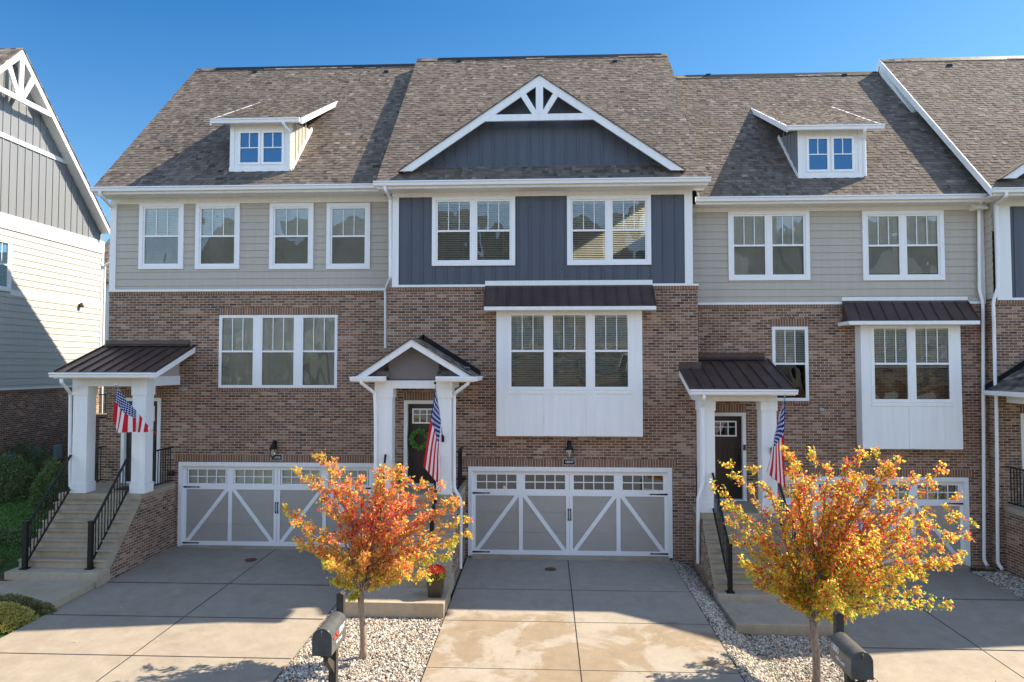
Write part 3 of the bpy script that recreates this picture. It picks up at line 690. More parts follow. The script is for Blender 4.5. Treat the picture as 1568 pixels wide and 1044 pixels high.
m = MB(); flat_wall(m, xa, xb, -.3, zbk, YL, H2)
m.face([(xa, YL+.3, -.3), (xa, YL, -.3), (xa, YL, zbk), (xa, YL+.3, zbk)])
m.box(xa-.22, xa+.3, YL+.03, YL+.6, -.3, 3.35)
m.build('brick_wall', 'brick', hL)
def soldier(root, x0, x1, z0, z1, Y, name='soldier_course', mat='soldier', out=.012):
    m = MB(); m.box(x0, x1, Y-out, Y+.03, z0, z1); W = m
    o = m.build(name, mat, root)
    uvd = o.data.uv_layers[0].data
    for pl in o.data.polygons:
        for li in pl.loop_indices:
            v = o.data.vertices[o.data.loops[li].vertex_index].co; uvd[li].uv = (v.x+40.013, (v.z-o.data.vertices[0].co.z)+.08 if mat == 'soldier' else (v.z-o.data.vertices[0].co.z)*1.0+.01)
    return o
def brick_trim(root, xr, Y, gar, win):
    soldier(root, xr[0], xr[1], xr[2]-.085, xr[2]-.001, Y, 'rowlock_course', 'rowlock', .03)
    g0, g1, gz_ = gar; soldier(root, g0-.12, g1+.12, gz_, gz_+.2, Y)
    for (a, b, c, d) in win:
        soldier(root, a-.03, b+.03, d, d+.2, Y); soldier(root, a-.03, b+.03, c-.08, c-.002, Y, 'window_sill', 'rowlock', .03)
brick_trim(hL, (xa, xb, zbk), YL, (gp.x, gx1, gp.z), [(p.x, q.x, q.z, p.z)])
soldier(hL, dL[0]-.1, dL[1]+.1, dL[3]+.08, dL[3]+.28, YL)
def frieze(root, x0, x1, Y, zb, zs, lc=None, rc=None, base=None, extra=()):
    m = MB(); m.box(x0, x1, Y-.035, Y+.01, zb, zs)
    if lc: m.box(lc[0], lc[1], Y-.038, Y+.012, base, zb)
    if rc: m.box(rc[0], rc[1], Y-.038, Y+.012, base, zb)
    m.box(x0, x1, Y-.045, Y+.01, base-.0, base+.06)
    for e in extra: m.box(*e)
    m.build('white_trim', 'white', root, bevel=.004)
frieze(hL, xa, xb, YL, PY(400, 311, YL).z, 9.34, (xa, xa+.17), None, zbk)
def eaves(root, x0, x1, Y, ye, ze, slope):
    m = MB(); m.box(x0, x1, ye+.001, ye+.025, ze-.19, ze-.02); m.box(x0, x1, ye+.025, Y+.02, ze-.19, ze-.175)
    m.build('soffit', 'white', root)
# roofs: (ye, ze, yr, zr)
LR = (17.5, 9.46, 22.7, 14.86); CR = (16.9, 9.36, 22.35, 14.88); RR = (17.58, 9.04, 22.6, 14.25); FR = (17.12, 9.07, 22.45, 14.6)
shell(hL, xa+.05, xb, YL, -.4, 9.2); shingle_roof(hL, -11.82, -4.1, *LR); roof_body(hL, -11.8, -4.1, *LR, 27.9, 9.4); back_slope(hL, -11.82, -4.1, LR[2], LR[3], 27.9, 9.46)
eaves(hL, -11.8, -4.2, YL, LR[0], LR[1], 1); gutter(hL, -11.86, -4.15, LR[0], LR[1]-.02)
def gable_end(root, x, Y, R_, yb, zb0):
    m = MB(); m.prism([(x, Y, zb0), (x, R_[2], R_[3]-.35), (x, yb, zb0)], (.08, 0, 0)); m.build('gable_end', 'tan_siding', root)
gable_end(hL, xa+.06, YL, LR, 27.4, 9.1)
downspout(hL, [PY(153, 293, LR[0]-.05), PY(153, 298, LR[0]-.05), PY(171, 317, YL-.02), PY(171, 322, YL-.02)])
lp = PY(421, 687, YL); wall_lamp(hL, lp.x, YL, lp.z); pq = PY(424, 700, YL-.02); plaque(hL, pq.x, pq.z, YL-.014, '12056')
# =================================================================== CENTRE UNIT
xa, xb = -3.98, 3.83; zbk = PY(700, 439.5, YC).z
H1 = []
for a, b, c, d in ((662, 789, 301, 406.5), (868, 997, 300, 405.5)):
    p = PY(a, c, YC); q = PY(b, d, YC); H1.append(window(hC, p.x, q.x, q.z, p.z, YC-.02, .1, 2, .1, tilt=.7))
m = MB(); bb_wall(m, xa+.15, xb-.15, zbk+.05, 9.1, YC, H1); m.build('panel_siding', 'navy', hC)
gp = PY(717, 714, YC); gq = PY(1029, 715, YC); gh = garage(hC, gp.x, gq.x, 0.03, gp.z, YC, False)
dC = (PY(623, 612, YC).x, PY(670, 612, YC).x, 1.8, PY(623, 614, YC).z-.07)
H2 = [gh, front_door(hC, dC[0]+.02, dC[1]+.02, dC[2], dC[3], YC)]
m = MB(); flat_wall(m, xa, xb, -.3, zbk, YC, H2); m.face([(xb, YC, -.6), (xb, YC+.65, -.6), (xb, YC+.65, zbk), (xb, YC, zbk)]); m.face([(xa, YC+.65, -.6), (xa, YC, -.6), (xa, YC, zbk), (xa, YC+.65, zbk)])
m.build('brick_wall', 'brick', hC)
brick_trim(hC, (xa-.01, xb+.01, zbk), YC, (gp.x, gq.x, gp.z), []); soldier(hC, dC[0]-.1, dC[1]+.15, dC[3]+.09, dC[3]+.29, YC)
cl = (PY(601, 350, YC).x, PY(611, 350, YC).x); cr = (PY(1048, 350, YC).x, PY(1060, 350, YC).x)
frieze(hC, cl[0], cr[1], YC, PY(800, 300.5, YC).z, 9.25, cl, cr, zbk)
m = MB(); m.face([(cr[1], YC, zbk), (cr[1], YC+.65, zbk), (cr[1], YC+.65, 9.2), (cr[1], YC, 9.2)]); m.face([(cl[0], YC+.65, zbk), (cl[0], YC, zbk), (cl[0], YC, 9.2), (cl[0], YC+.65, 9.2)])
m.box(cr[1]-.02, xb+.02, YC-.04, YC+.6, zbk-.0, zbk+.05); m.build('side_return', 'white', hC)
shell(hC, xa+.05, xb-.05, YC, -.4, 9.0); shingle_roof(hC, -4.17, 4.02, *CR); roof_body(hC, -4.15, 4.0, *CR, 27.8, 9.36); back_slope(hC, -4.17, 4.02, CR[2], CR[3], 27.8, 9.4)
eaves(hC, -4.15, 4.0, YC, CR[0], CR[1], 1); gutter(hC, -4.22, 4.05, CR[0], CR[1]-.02)
lp = PY(871.5, 688, YC); wall_lamp(hC, lp.x, YC, lp.z); pq = PY(871.5, 707, YC-.02); plaque(hC, pq.x, pq.z, YC-.014, '18047')
def front_gable(root, ap, fl, fr, yb, yt, R_, collar, tym_mat='navy', tymz=None):
    """barge-board plane at yb, tympanum wall plane at yt. ap/fl/fr = apex, foot points (x,z) of the outer top edge"""
    s_ = (R_[3]-R_[1])/(R_[2]-R_[0])
    def roofy(z): return R_[0]+(z-R_[1])/s_
    w_ = .2
    # barge boards
    for f in (fl, fr):
        d = Vector((f[0]-ap[0], 0, f[1]-ap[1])).normalized(); dn = w_/abs(d.x)
        m = MB(); m.prism([(ap[0], yb, ap[1]), (f[0], yb, f[1]), (f[0]-d.x*.02-(1 if f[0] > ap[0] else -1)*w_*.9*abs(d.z)*1.2, yb, f[1]-.0), (ap[0], yb, ap[1]-dn)][:2]+[(f[0]-math.copysign(dn*abs(d.x/d.z), f[0]-ap[0]), yb, f[1]), (ap[0], yb, ap[1]-dn)], (0, .045, 0))
        m.build('barge_board', 'white', root, bevel=.004)
        n_ = Vector((-d.z, 0, d.x)); n_ = n_ if n_.z > 0 else -n_
        th = .06; A = Vector((ap[0], 0, ap[1])); B = Vector((f[0]+d.x*.0, 0, f[1]))
        # roof slope slab running back into the main roof
        yA = roofy(ap[1])+.15; yB = roofy(f[1])+.12
        top = [(A.x, yb-.03, A.z+.012), (B.x, yb-.03, B.z+.012), (B.x, max(yB, yb+.1), B.z+.012), (A.x, yA, A.z+.012)]
        dw = th/abs(d.x)
        m = MB(); m.prism(top, (0, 0, -.03)); m.build('gable_roof', 'shingle_flat', root)
        # soffit
        m = MB(); so_ = [(A.x, yb+.046, A.z-.04), (B.x-math.copysign(.12, d.x), yb+.046, B.z-.04+.12*abs(d.z/d.x)), (B.x-math.copysign(.12, d.x), yt+.1, B.z-.04+.12*abs(d.z/d.x)), (A.x, yt+.1, A.z-.04)]
        m.prism(so_, (0, 0, -.02)); m.build('soffit', 'white', root)
    # tympanum with battens
    sl = (ap[1]-fl[1])/(ap[0]-fl[0]); sr = (ap[1]-fr[1])/(fr[0]-ap[0]); zb = tymz
    xl = ap[0]-(ap[1]-zb)/sl; xr = ap[0]+(ap[1]-zb)/sr
    m = MB(); m.face([(xl, yt, zb-.1), (xr, yt, zb-.1), (xr, yt, zb), (ap[0], yt, ap[1]-.03), (xl, yt, zb)])
    x = xl+.15
    while x < xr-.05:
        h = ap[1]-.04-(ap[0]-x)*sl if x < ap[0] else ap[1]-.04-(x-ap[0])*sr
        if h > zb+.05: m.box(x-.022, x+.022, yt-.02, yt, zb, h)
        x += .305
    m.build('gable_panel', tym_mat, root)
    # collar, king post and struts
    zc0, zc1, hw = collar
    m = MB(); m.box(ap[0]-(ap[1]-zc0)/sl+.25, ap[0]+(ap[1]-zc0)/sr-.25, yb+.005, yb+.06, zc0, zc1)
    m.box(ap[0]-.09, ap[0]+.09, yb+.001, yb+.055, zc1, ap[1]-.2)
    for sg in (-1, 1):
        p0 = Vector((ap[0]+sg*.03, yb+.03, zc1-.02)); k = .47; zz = ap[1]-.12-k*(sl if sg < 0 else sr); m.bar(p0, (ap[0]+sg*k, yb+.03, zz), .045, .10, (0, 1, 0)) if False else m.prism([(ap[0]+sg*.02, yb+.008, zc1-.02), (ap[0]+sg*.17, yb+.008, zc1-.02), (ap[0]+sg*(k+.06), yb+.008, zz+.0), (ap[0]+sg*(k-.07), yb+.008, zz+.08)], (0, .045, 0))
    m.build('gable_truss', 'white', root, bevel=.003)
yb = 16.93; a_ = PY(826, 114, yb); fl = PY(609, 262, yb); fr = PY(1050, 260, yb); c0 = PY(826, 184, yb).z; c1 = PY(826, 174, yb).z
front_gable(hC, (a_.x, a_.z), (fl.x, fl.z), (fr.x, fr.z), yb, 17.33, CR, (c0, c1, 0), 'navy', PY(826, 251, 17.33).z)
GS = ((a_.x-fl.x), (a_.z-fl.z), c0-a_.z, c1-a_.z)
downspout(hC, [PY(589, 285, CR[0]-.05), PY(590, 291, CR[0]-.05), PY(597.5, 304, YC-.04)]+[PY(597.5, 425, YC-.04), PY(590.5, 444, YL-.08), PY(590.5, 533, YL-.08)])
def bay(root, px0, px1, pyt, pyb, Y, yf, glassx, gy, roofpx, labelw, tilt=.5, drop=1.0):
    a = PY(px0, pyt, yf); b = PY(px1, pyb, yf); holes = []
    g0 = [PY(g[0], gy[0], yf).x for g in glassx]; g1 = [PY(g[1], gy[0], yf).x for g in glassx]; zt_, zb_ = PY(glassx[0][0], gy[0], yf).z, PY(glassx[0][0], gy[1], yf).z
    mull = g0[1]-g1[0]-.09
    holes = [window(root, g0[0]-.08, g1[-1]+.08, zb_-.08, zt_+.08, yf, .035, len(glassx), mull, tilt=tilt, proud=.012, drop=drop)]
    m = MB(); flat_wall(m, a.x, b.x, b.z, a.z, yf, holes)
    m.box(a.x, a.x+.03, yf+.0005, Y, b.z, a.z); m.box(b.x-.03, b.x, yf+.0005, Y, b.z, a.z); m.box(a.x, b.x, yf+.001, Y, b.z, b.z+.03)
    # shallow battens framing the panels
    zz = zb_-.12
    m.box(g0[0]-.1, g1[-1]+.1, yf-.014, yf, zz-.06, zz)
    for k in range(len(g0)-1): m.box(g1[k]+.0, g0[k+1]-.0, yf-.012, yf, b.z+.01, zz-.06)
    m.build('bay_box', 'white', root, bevel=.003)
    # roof: band, standing seam skirt, fascia
    (bx0, bx1, by0, by1), (rx0, rx1, ry), (fx0, fx1, fy0, fy1) = roofpx
    ye = yf-.32; e0 = PY(fx0, fy0, ye); e1 = PY(fx1, fy0, ye); zfb = PY(fx0, fy1, ye).z
    w0 = PY(bx0, by1, Y-.02); w1 = PY(bx1, by1, Y-.02); zb1 = PY(bx0, by0, Y-.03).z
    m = MB(); m.box(w0.x+.0, w1.x, Y-.05, Y+.01, w0.z+.01, zb1); m.build('white_band', 'white', root, bevel=.004)
    m = MB(); z0 = w0.z-.01
    m.face([(e0.x, ye, e0.z), (e1.x, ye, e0.z), (w1.x, Y-.05, z0), (w0.x, Y-.05, z0)])
    m.face([(e0.x, ye, e0.z), (w0.x, Y-.05, z0), (w0.x, Y-.05, e0.z), (e0.x, Y-.05, e0.z)][:3]+[(w0.x, Y-.05, e0.z)])
    m.face([(e1.x, ye, e0.z), (w1.x, Y-.05, e0.z), (w1.x, Y-.05, z0)]); m.box(w0.x, w1.x, Y-.06, Y-.04, z0-.02, z0+.05)
    o = m.build('bay_roof', 'bronze', root); s_ = MB(); n = round((e1.x-e0.x)/.3)
    for k in range(n+1):
        t = k/n; xe = e0.x+(e1.x-e0.x)*t; xw = w0.x+(w1.x-w0.x)*t; s_.bar((xe, ye, e0.z+.012), (xw, Y-.06, z0+.012), .02, .028)
    s_.build('standing_seam', 'bronze', o)
    m = MB(); m.box(e0.x, e1.x, ye, ye+.03, zfb, e0.z-.005); m.box(e0.x, e0.x+.03, ye+.03, Y, zfb, e0.z-.006); m.box(e1.x-.03, e1.x, ye+.03, Y, zfb, e0.z-.006); m.box(e0.x+.03, e1.x-.03, ye+.03, Y, zfb+.01, zfb+.03)
    m.build('bay_fascia', 'white', root, bevel=.003)
bay(hC, 760, 984.5, 470, 668.5, YC, 17.12, ((783, 833), (847, 897), (911, 961)), (483, 592), ((743, 999, 430, 440), (741, 1005, 469), (741, 1005, 469, 475)), '', tilt=.6)
# =================================================================== RIGHT UNIT
xa, xb = 3.83, 11.2; zbk = PY(1290, 466, YR).z
H1 = []
for a, b in ((1114, 1240), (1319, 1446)):
    p = PY(a, 323, YR); q = PY(b, 429, YR); H1.append(window(hR, p.x, q.x, q.z, p.z, YR-.02, .105, 2, .1, tilt=1.2))
m = MB(); lap_wall(m, xa, xb, zbk+.04, 8.8, YR, H1); m.build('siding', 'tan_siding', hR)
p = PY(1182, 500, YR); q = PY(1239, 614, YR); H2 = [window(hR, p.x, q.x, q.z, p.z, YR, .035, 1, proud=.01, tilt=.6, drop=.5)]
wnR = (p.x, q.x, q.z, p.z)
gx0, gx1 = 5.55, 10.66; gzt = PY(1485, 731, YR).z; H2.append(garage(hR, gx0, gx1, -.25, gzt, YR, False))
dR = (PY(1098, 632, YR).x, PY(1136, 632, YR).x, 1.36, PY(1136, 634, YR).z-.05); dR = (dR[1]-.86, dR[1], dR[2], dR[3]); H2.append(front_door(hR, *dR, YR))
m = MB(); flat_wall(m, xa, xb, -.7, zbk, YR, H2); m.build('brick_wall', 'brick', hR)
brick_trim(hR, (xa, xb, zbk), YR, (gx0, gx1, gzt), [wnR]); soldier(hR, dR[0]-.1, dR[1]+.1, dR[3]+.09, dR[3]+.29, YR)
frieze(hR, xa-.02, xb, YR, PY(1290, 323, YR).z, 8.95, None, (xb-.12, xb-.02), zbk)
shell(hR, xa+.05, xb, YR, -.7, 8.7); shingle_roof(hR, 3.95, 11.2, *RR); roof_body(hR, 3.95, 11.15, *RR, 27.6, 8.96); back_slope(hR, 3.95, 11.15, RR[2], RR[3], 27.6, 9.04)
eaves(hR, 3.85, 10.95, YR, RR[0], RR[1], 1); gutter(hR, 3.83, 10.92, RR[0], RR[1]-.02)
bay(hR, 1317.5, 1475, 490, 688, YR, 17.72, ((1338, 1389), (1402, 1452)), (503, 611), ((1289, 1481, 455, 463), (1300, 1501, 491), (1300, 1501, 491, 497)), '', tilt=.6, drop=.55)
bell = MB(); b_ = PY(1140, 685, YR-.04); bell.box(b_.x-.03, b_.x+.03, YR-.06, YR-.03, b_.z-.07, b_.z+.07); bell.build('doorbell', 'planter', hR)
downspout(hR, [PY(1506, 297, RR[0]-.06), PY(1506, 303, RR[0]-.06), PY(1499, 315, YR-.1), PY(1500, 445, YR-.1), PY(1505, 462, YR-.13), PY(1507, 858, YR-.13), PY(1512, 866, YR-.25)])
# =================================================================== FAR RIGHT UNIT
xa, xb = 11.18, 19.0; zbk = PY(1560, 459.5, Y4).z; cb = (PY(1524, 400, Y4).x, PY(1547, 400, Y4).x)
m = MB(); Hh = [window(h4, 12.3, 14.3, 6.95, 8.7, Y4-.02, .1, 2, .1), window(h4, 15.6, 17.6, 6.95, 8.7, Y4-.02, .1, 2, .1)]
bb_wall(m, cb[1], xb, zbk+.05, 8.8, Y4, Hh); m.build('panel_siding', 'navy', h4)
d4 = (PY(1562, 640, Y4).x+.1, PY(1562, 640, Y4).x+1.0, 1.37, 3.5); H2 = [front_door(h4, *d4, Y4), garage(h4, 13.6, 18.7, -.25, 1.94, Y4, False)]
m = MB(); flat_wall(m, xa, xb, -.7, zbk, Y4, H2); m.face([(xa, YR+.01, -.7), (xa, Y4, -.7), (xa, Y4, zbk), (xa, YR+.01, zbk)]); m.build('brick_wall', 'brick', h4)
soldier(h4, xa-.01, xb, zbk-.085, zbk-.001, Y4, 'rowlock_course', 'rowlock', .03); soldier(h4, d4[0]-.1, d4[1]+.1, d4[3]+.09, d4[3]+.29, Y4); soldier(h4, 13.5, 18.8, 1.94, 2.14, Y4)
frieze(h4, cb[0], xb, Y4, PY(1560, 316, Y4).z, 8.95, cb, None, zbk)
m = MB(); lap_wall(m, -YR-.0, -Y4-.0, zbk+.05, 8.85, 0, ()); m.v = [(xa+y_*1.0+.02, -x_, z_) for x_, y_, z_ in m.v]; m.build('siding', 'tan_siding', h4)
shell(h4, xa+.05, xb, Y4, -.7, 8.7); shingle_roof(h4, 10.82, 19.3, *FR); roof_body(h4, 10.84, 19.3, *FR, 27.7, 8.98); back_slope(h4, 10.82, 19.3, FR[2], FR[3], 27.7, 9.07)
eaves(h4, 10.85, 19.3, Y4, FR[0], FR[1], 1); gutter(h4, 10.8, 19.35, FR[0], FR[1]-.02)
m = MB(); m.prism([(10.79, FR[0]-.02, FR[1]-.22), (10.79, FR[0]-.02, FR[1]-.0), (10.79, FR[2], FR[3]+.03), (10.79, FR[2], FR[3]-.2)], (.03, 0, 0)); m.prism([(10.79, FR[2], FR[3]+.03), (10.79, 27.7, 9.1), (10.79, 27.7, 8.88), (10.79, FR[2], FR[3]-.2)], (.03, 0, 0))
m.build('rake_board', 'white', h4, bevel=.004)
m = MB(); m.prism([(10.83, Y4, 8.7), (10.83, FR[2], FR[3]-.2), (10.83, 27.5, 8.7)], (.3, 0, 0)); m.build('gable_end', 'white', h4)
yb4 = 17.15; f4 = PY(1533, 273, yb4); ax = f4.x+GS[0]; az = f4.z+GS[1]
front_gable(h4, (ax, az), (f4.x, f4.z), (ax+GS[0], f4.z), yb4, 17.55, FR, (az+GS[2], az+GS[3], 0), 'navy', f4.z+.18)
downspout(h4, [PY(1541, 292, FR[0]-.06), PY(1541, 300, FR[0]-.06), PY(1526, 312, Y4-.05), PY(1528, 440, Y4-.05), PY(1521, 462, Y4-.05), PY(1524, 590, Y4-.05), PY(1525.5, 600, Y4-.05), PY(1528, 862, Y4-.05), PY(1535, 872, Y4-.2)])
# =================================================================== DORMERS
def dormer(root, front, eave, rake, R_, glassx, gy, side):
    """front: px rect of face; eave: px x range & y; rake px top on the visible side"""
    s_ = (R_[3]-R_[1])/(R_[2]-R_[0])
    def onroof(px, py):
        d = ray(px, py); t = (R_[1]-s_*R_[0]-CH)/(d.z-s_*d.y); return CC+d*t
    b = onroof(front[0], front[3]); Yf = b.y; a = PY(front[0], front[1], Yf); c = PY(front[2], front[3], Yf); x0, x1 = a.x, c.x; zb, zt_ = c.z-.02, a.z+.04
    roofy = lambda z: R_[0]+(z-R_[1])/s_
    ye = Yf-.22; e0 = PY(eave[0], eave[2], ye); e1 = PY(eave[1], eave[2], ye); ze = e0.z
    ds = .535; yt = (R_[1]-s_*R_[0]-ze+ds*ye)/(ds-s_); zt2 = ze+ds*(yt-ye)
    gx = [(PY(p, gy[0], Yf).x, PY(q, gy[0], Yf).x) for p, q in glassx]; gt, gb = PY(glassx[0][0], gy[0], Yf).z, PY(glassx[0][0], gy[1], Yf).z
    m = MB(); flat_wall(m, x0, x1, zb, zt_, Yf, [(p-.03, q+.03, gb-.03, gt+.03) for p, q in gx])
    m.box(x0-.01, x1+.01, Yf-.03, Yf+.0, zb-.0, zb+.12); m.box(x0, x0+.12, Yf-.02, Yf, zb+.12, zt_); m.box(x1-.12, x1, Yf-.02, Yf, zb+.12, zt_)
    D = m.build('dormer', 'white', root, bevel=.004)
    for x in (x0+.005, x1-.005):
        sd_ = MB()
        sd_.prism([(x, Yf+.005, zb), (x, Yf+.005, zt_), (x, roofy(zt_+.3), zt_+.3+0)], (.01 if x < (x0+x1)/2 else -.01, 0, 0))
        y = Yf+.25
        while y < roofy(zt_)-.1:
            sgn = -1 if x < (x0+x1)/2 else 1; zl = R_[1]+s_*(y-R_[0]); sd_.box(x, x+sgn*.02, y-.02, y+.02, zl, zt_+ds*(y-Yf)); y += .25
        sd_.build('dormer_cheek', 'graybb' if side < 0 else 'tan_siding', D)
    for x, sgn in ((x0, -1), (x1, 1)): # trim along the roof line
        tr_ = MB(); tr_.bar((x+sgn*.012, Yf+.02, zb+.07), (x+sgn*.012, roofy(zt_+.25), zt_+.32), .03, .12, (0, -.7, .7))
        tr_.build('cheek_trim', 'white', D)
    rf = MB(); th = .1
    rf.prism([(e0.x+.02, ye, ze-.02), (e0.x+.02, yt+.2, zt2+.07), (e0.x+.02, yt+.2, zt2-.03), (e0.x+.02, ye, ze-.12)], (e1.x-e0.x-.04, 0, 0)); rf.build('dormer_fascia', 'white', D)
    shingle_roof(D, e0.x, e1.x, ye-.02, ze-.005, yt+.1, zt2+.05, name='dormer_roof')
    k = MB(); k.prism([(e0.x-.02, ye-.02, ze-.16), (e0.x-.02, yt+.05, zt2-.11), (e0.x-.02, yt+.05, zt2+.03), (e0.x-.02, ye-.02, ze)], (.05, 0, 0)); k.build('dormer_rake', 'white', D); k = MB(); k.prism([(e1.x-.03, ye-.02, ze-.16), (e1.x-.03, yt+.05, zt2-.11), (e1.x-.03, yt+.05, zt2+.03), (e1.x-.03, ye-.02, ze)], (.05, 0, 0)); k.build('dormer_rake', 'white', D)
    gutter(D, e0.x+.03 if side > 0 else e0.x-.03, e1.x+(.03 if side < 0 else -.03), ye, ze-.01)
    wm = MB()
    for p, q in gx:
        ring(wm, p-.06, q+.06, gb-.06, gt+.06, .06, Yf-.022, Yf+.03); wm.box((p+q)/2-.011, (p+q)/2+.011, Yf-.008, Yf+.02, (gb+gt)/2, gt); wm.box(p, q, Yf-.009, Yf+.019, (gb+gt)/2-.013, (gb+gt)/2+.013)
    wm.build('window', 'vinyl', D)
    for p, q in gx: pm = MB(); qy(pm, p, q, gb, gt, Yf+.015); pm.build('pane', 'glass_sky', D)
    bk = MB(); bk.box(x0+.1, x1-.1, Yf+.1, Yf+.12, zb, zt_); bk.build('interior', 'dark', D)
    xs_ = x1-.04 if side > 0 else x1+.03
    downspout(D, [(xs_-.1, ye-.06, ze-.1), (xs_-.1, ye-.06, ze-.16), (xs_, Yf-.03, ze-.33), (xs_, Yf-.03, zb+.05)])
dormer(hL, (353, 190, 447, 262), (323, 462, 183), None, LR, ((368.5, 396), (404, 432)), (204, 249), 1)
dormer(hR, (1221, 203, 1322, 272), (1205, 1350, 193), None, RR, ((1238, 1266), (1276, 1304)), (213, 260), -1)
def vent(root, px, py, R_):
    s_ = (R_[3]-R_[1])/(R_[2]-R_[0]); d = ray(px, py); t = (R_[1]-s_*R_[0]-CH)/(d.z-s_*d.y); p = CC+d*t
    m = MB(); m.tube([(p.x, p.y, p.z-.1), (p.x, p.y, p.z+.04)], .035, 8); m.box(p.x-.07, p.x+.07, p.y-.08, p.y+.08, p.z-.08, p.z+.02); m.build('roof_vent', 'black', root)
for px, rt, R_ in ((391, hL, LR), (592, hL, LR), ): vent(rt, px, 110, R_)
for px in (703, 941): vent(hC, px, 94, CR)
for px in (1084, 1292): vent(hR, px, 115, RR)
vent(h4, 1453, 100, FR)
# =================================================================== PORCHES
def shed_porch(root, x0, x1, yc, Yw, zf, cw, colx, beam, roof, slab_args, rails):
    pass
# left porch
SX0, SX1 = -11.82, -9.76
stoop(hL, SX0, SX1, YL, 1.66, 16.46, 7, .177, .18, 14.84, .24, .06, 13.5, 1, padx=(-14.2, -9.79))
LY = 16.52
zt_ = 4.26
for a, b in ((PY(110, 700, LY).x+.0, PY(132, 700, LY).x), (PY(201, 700, LY).x, PY(222, 700, LY).x)): column(hL, a, b, LY, LY+.34, 1.66, zt_)
cx0, cx1 = PY(110, 700, LY).x, PY(222, 700, LY).x
m = MB(); m.box(cx0-.02, cx1+.02, LY-.01, LY+.33, zt_, 4.5); m.box(cx0-.02, cx0+.3, LY+.33, YL, zt_, 4.5); m.box(cx1-.28, cx1+.021, LY+.33, YL, zt_, 4.5); m.box(cx0, cx1, LY+.1, YL, 4.42, 4.46)
m.build('porch_beam', 'white', root := hL, bevel=.004)
ye = 16.15; ex0, ex1 = PY(79, 573, ye).x, PY(237, 573, ye).x
metal_shed(hL, ex0+.05, ex1, ye, 4.62, YL-.01, 5.30, .305, .15, (ex0+.1, ex1-.15))
m = MB(); m.box(ex0+.05, ex1-.02, ye+.005, ye+.03, 4.46, 4.585)
m.prism([(ex1-.03, ye, 4.45), (ex1-.03, YL, 5.12), (ex1-.03, YL, 5.265), (ex1-.03, ye, 4.585)], (.035, 0, 0)); m.prism([(ex0+.05, ye, 4.45), (ex0+.05, YL, 5.12), (ex0+.05, YL, 5.265), (ex0+.05, ye, 4.585)], (.035, 0, 0)); m.build('porch_fascia', 'white', hL, bevel=.003)
m = MB(); m.prism([(cx1-.03, LY+.2, 4.5), (cx1-.02, YL, 4.5), (cx1-.02, YL, 5.15), (cx1-.02, LY+.2, 4.56)], (.015, 0, 0)); m.box(cx1-.05, cx1+.0, YL-.14, YL-.01, 4.5, 5.12); m.build('porch_gable_panel', 'tan_siding', hL)
gutter(hL, ex0-.0, ex1+.0, ye+.005, 4.6)
downspout(hL, [PY(94, 580, ye-.05), PY(94, 585, ye-.05), PY(108, 602, LY+.1), PY(107, 690, LY+.1), PY(108, 745, LY+.1)])
def stair_rail(root, x, yb, zb, yt, zt_, h=.92):
    p0 = (x, yb+.05, zb+.04); p1 = (x, yt, zt_); return railing(root, p0, p1, h, ((x, yb), zb, zb+h+.12), step=.105, foot=.1)
for px in (38, 138): nb = PZ(px, 871, .24); stair_rail(hL, nb.x, nb.y, .24, 16.5, 1.66)
railing(hL, (SX0+.08, LY+.34, 1.66), (SX0+.08, YL, 1.66), .95); railing(hL, (SX1-.08, LY+.34, 1.66), (SX1-.08, YL-.02, 1.66), .95)
# right porch
SX0, SX1 = 3.66, 5.62
stoop(hR, SX0, SX1, YR, 1.33, 16.5, 7, .172, .18, 14.95, -.05, -.19, 13.66, 1)
for a, b in ((PY(1072, 700, LY).x, PY(1095, 700, LY).x), (PY(1167, 700, LY).x, PY(1190, 700, LY).x)): column(hR, a, b, LY, LY+.34, 1.33, 3.93)
cx0, cx1 = PY(1072, 700, LY).x, PY(1190, 700, LY).x
m = MB(); m.box(cx0-.02, cx1+.02, LY-.01, LY+.33, 3.93, 4.12); m.box(cx0-.02, cx0+.28, LY+.33, YR, 3.93, 4.12); m.box(cx1-.28, cx1+.021, LY+.33, YR, 3.93, 4.12); m.box(cx0, cx1, LY+.1, YR, 4.06, 4.1); m.build('porch_beam', 'white', hR, bevel=.004)
ex0, ex1 = PY(1056, 600, ye).x, PY(1218, 600, ye).x
metal_shed(hR, ex0, ex1, ye, 4.24, YR-.01, 4.93, .3, .17, (xb*0+3.86, ex1-.1))
m = MB(); m.box(ex0-.0, ex0+.55, YC-.02, YC-.003, 4.6, 4.86); m.build('flashing', 'bronze', hR)
m = MB(); m.box(ex0+.01, ex1-.01, ye+.005, ye+.03, 4.08, 4.205); m.prism([(ex0, ye, 4.07), (ex0, YC-.0, 4.07+.36*(YC-ye)), (ex0, YC, 4.205+.36*(YC-ye)), (ex0, ye, 4.205)], (.03, 0, 0)); m.prism([(ex1-.03, ye, 4.07), (ex1-.03, YR, 4.75), (ex1-.03, YR, 4.895), (ex1-.03, ye, 4.205)], (.03, 0, 0)); m.build('porch_fascia', 'white', hR, bevel=.003)
gutter(hR, ex0, ex1+.03, ye+.005, 4.22)
downspout(hR, [PY(1078, 604, ye-.05), PY(1078, 610, ye-.05), PY(1076, 622, LY-.02), PY(1077, 740, LY-.02), PY(1069, 762, LY-.1), PY(1069, 862, LY+.1)])
nb = PZ(1118, 907, -.05); stair_rail(hR, nb.x, nb.y, -.05, 16.5, 1.33); stair_rail(hR, SX1-.22, nb.y, -.05, 16.5, 1.33)
railing(hR, (SX1-.08, LY+.34, 1.33), (SX1-.08, YR-.02, 1.33), .95); railing(hR, (SX0+.08, LY+.34, 1.33), (SX0+.08, YR, 1.33), .95)
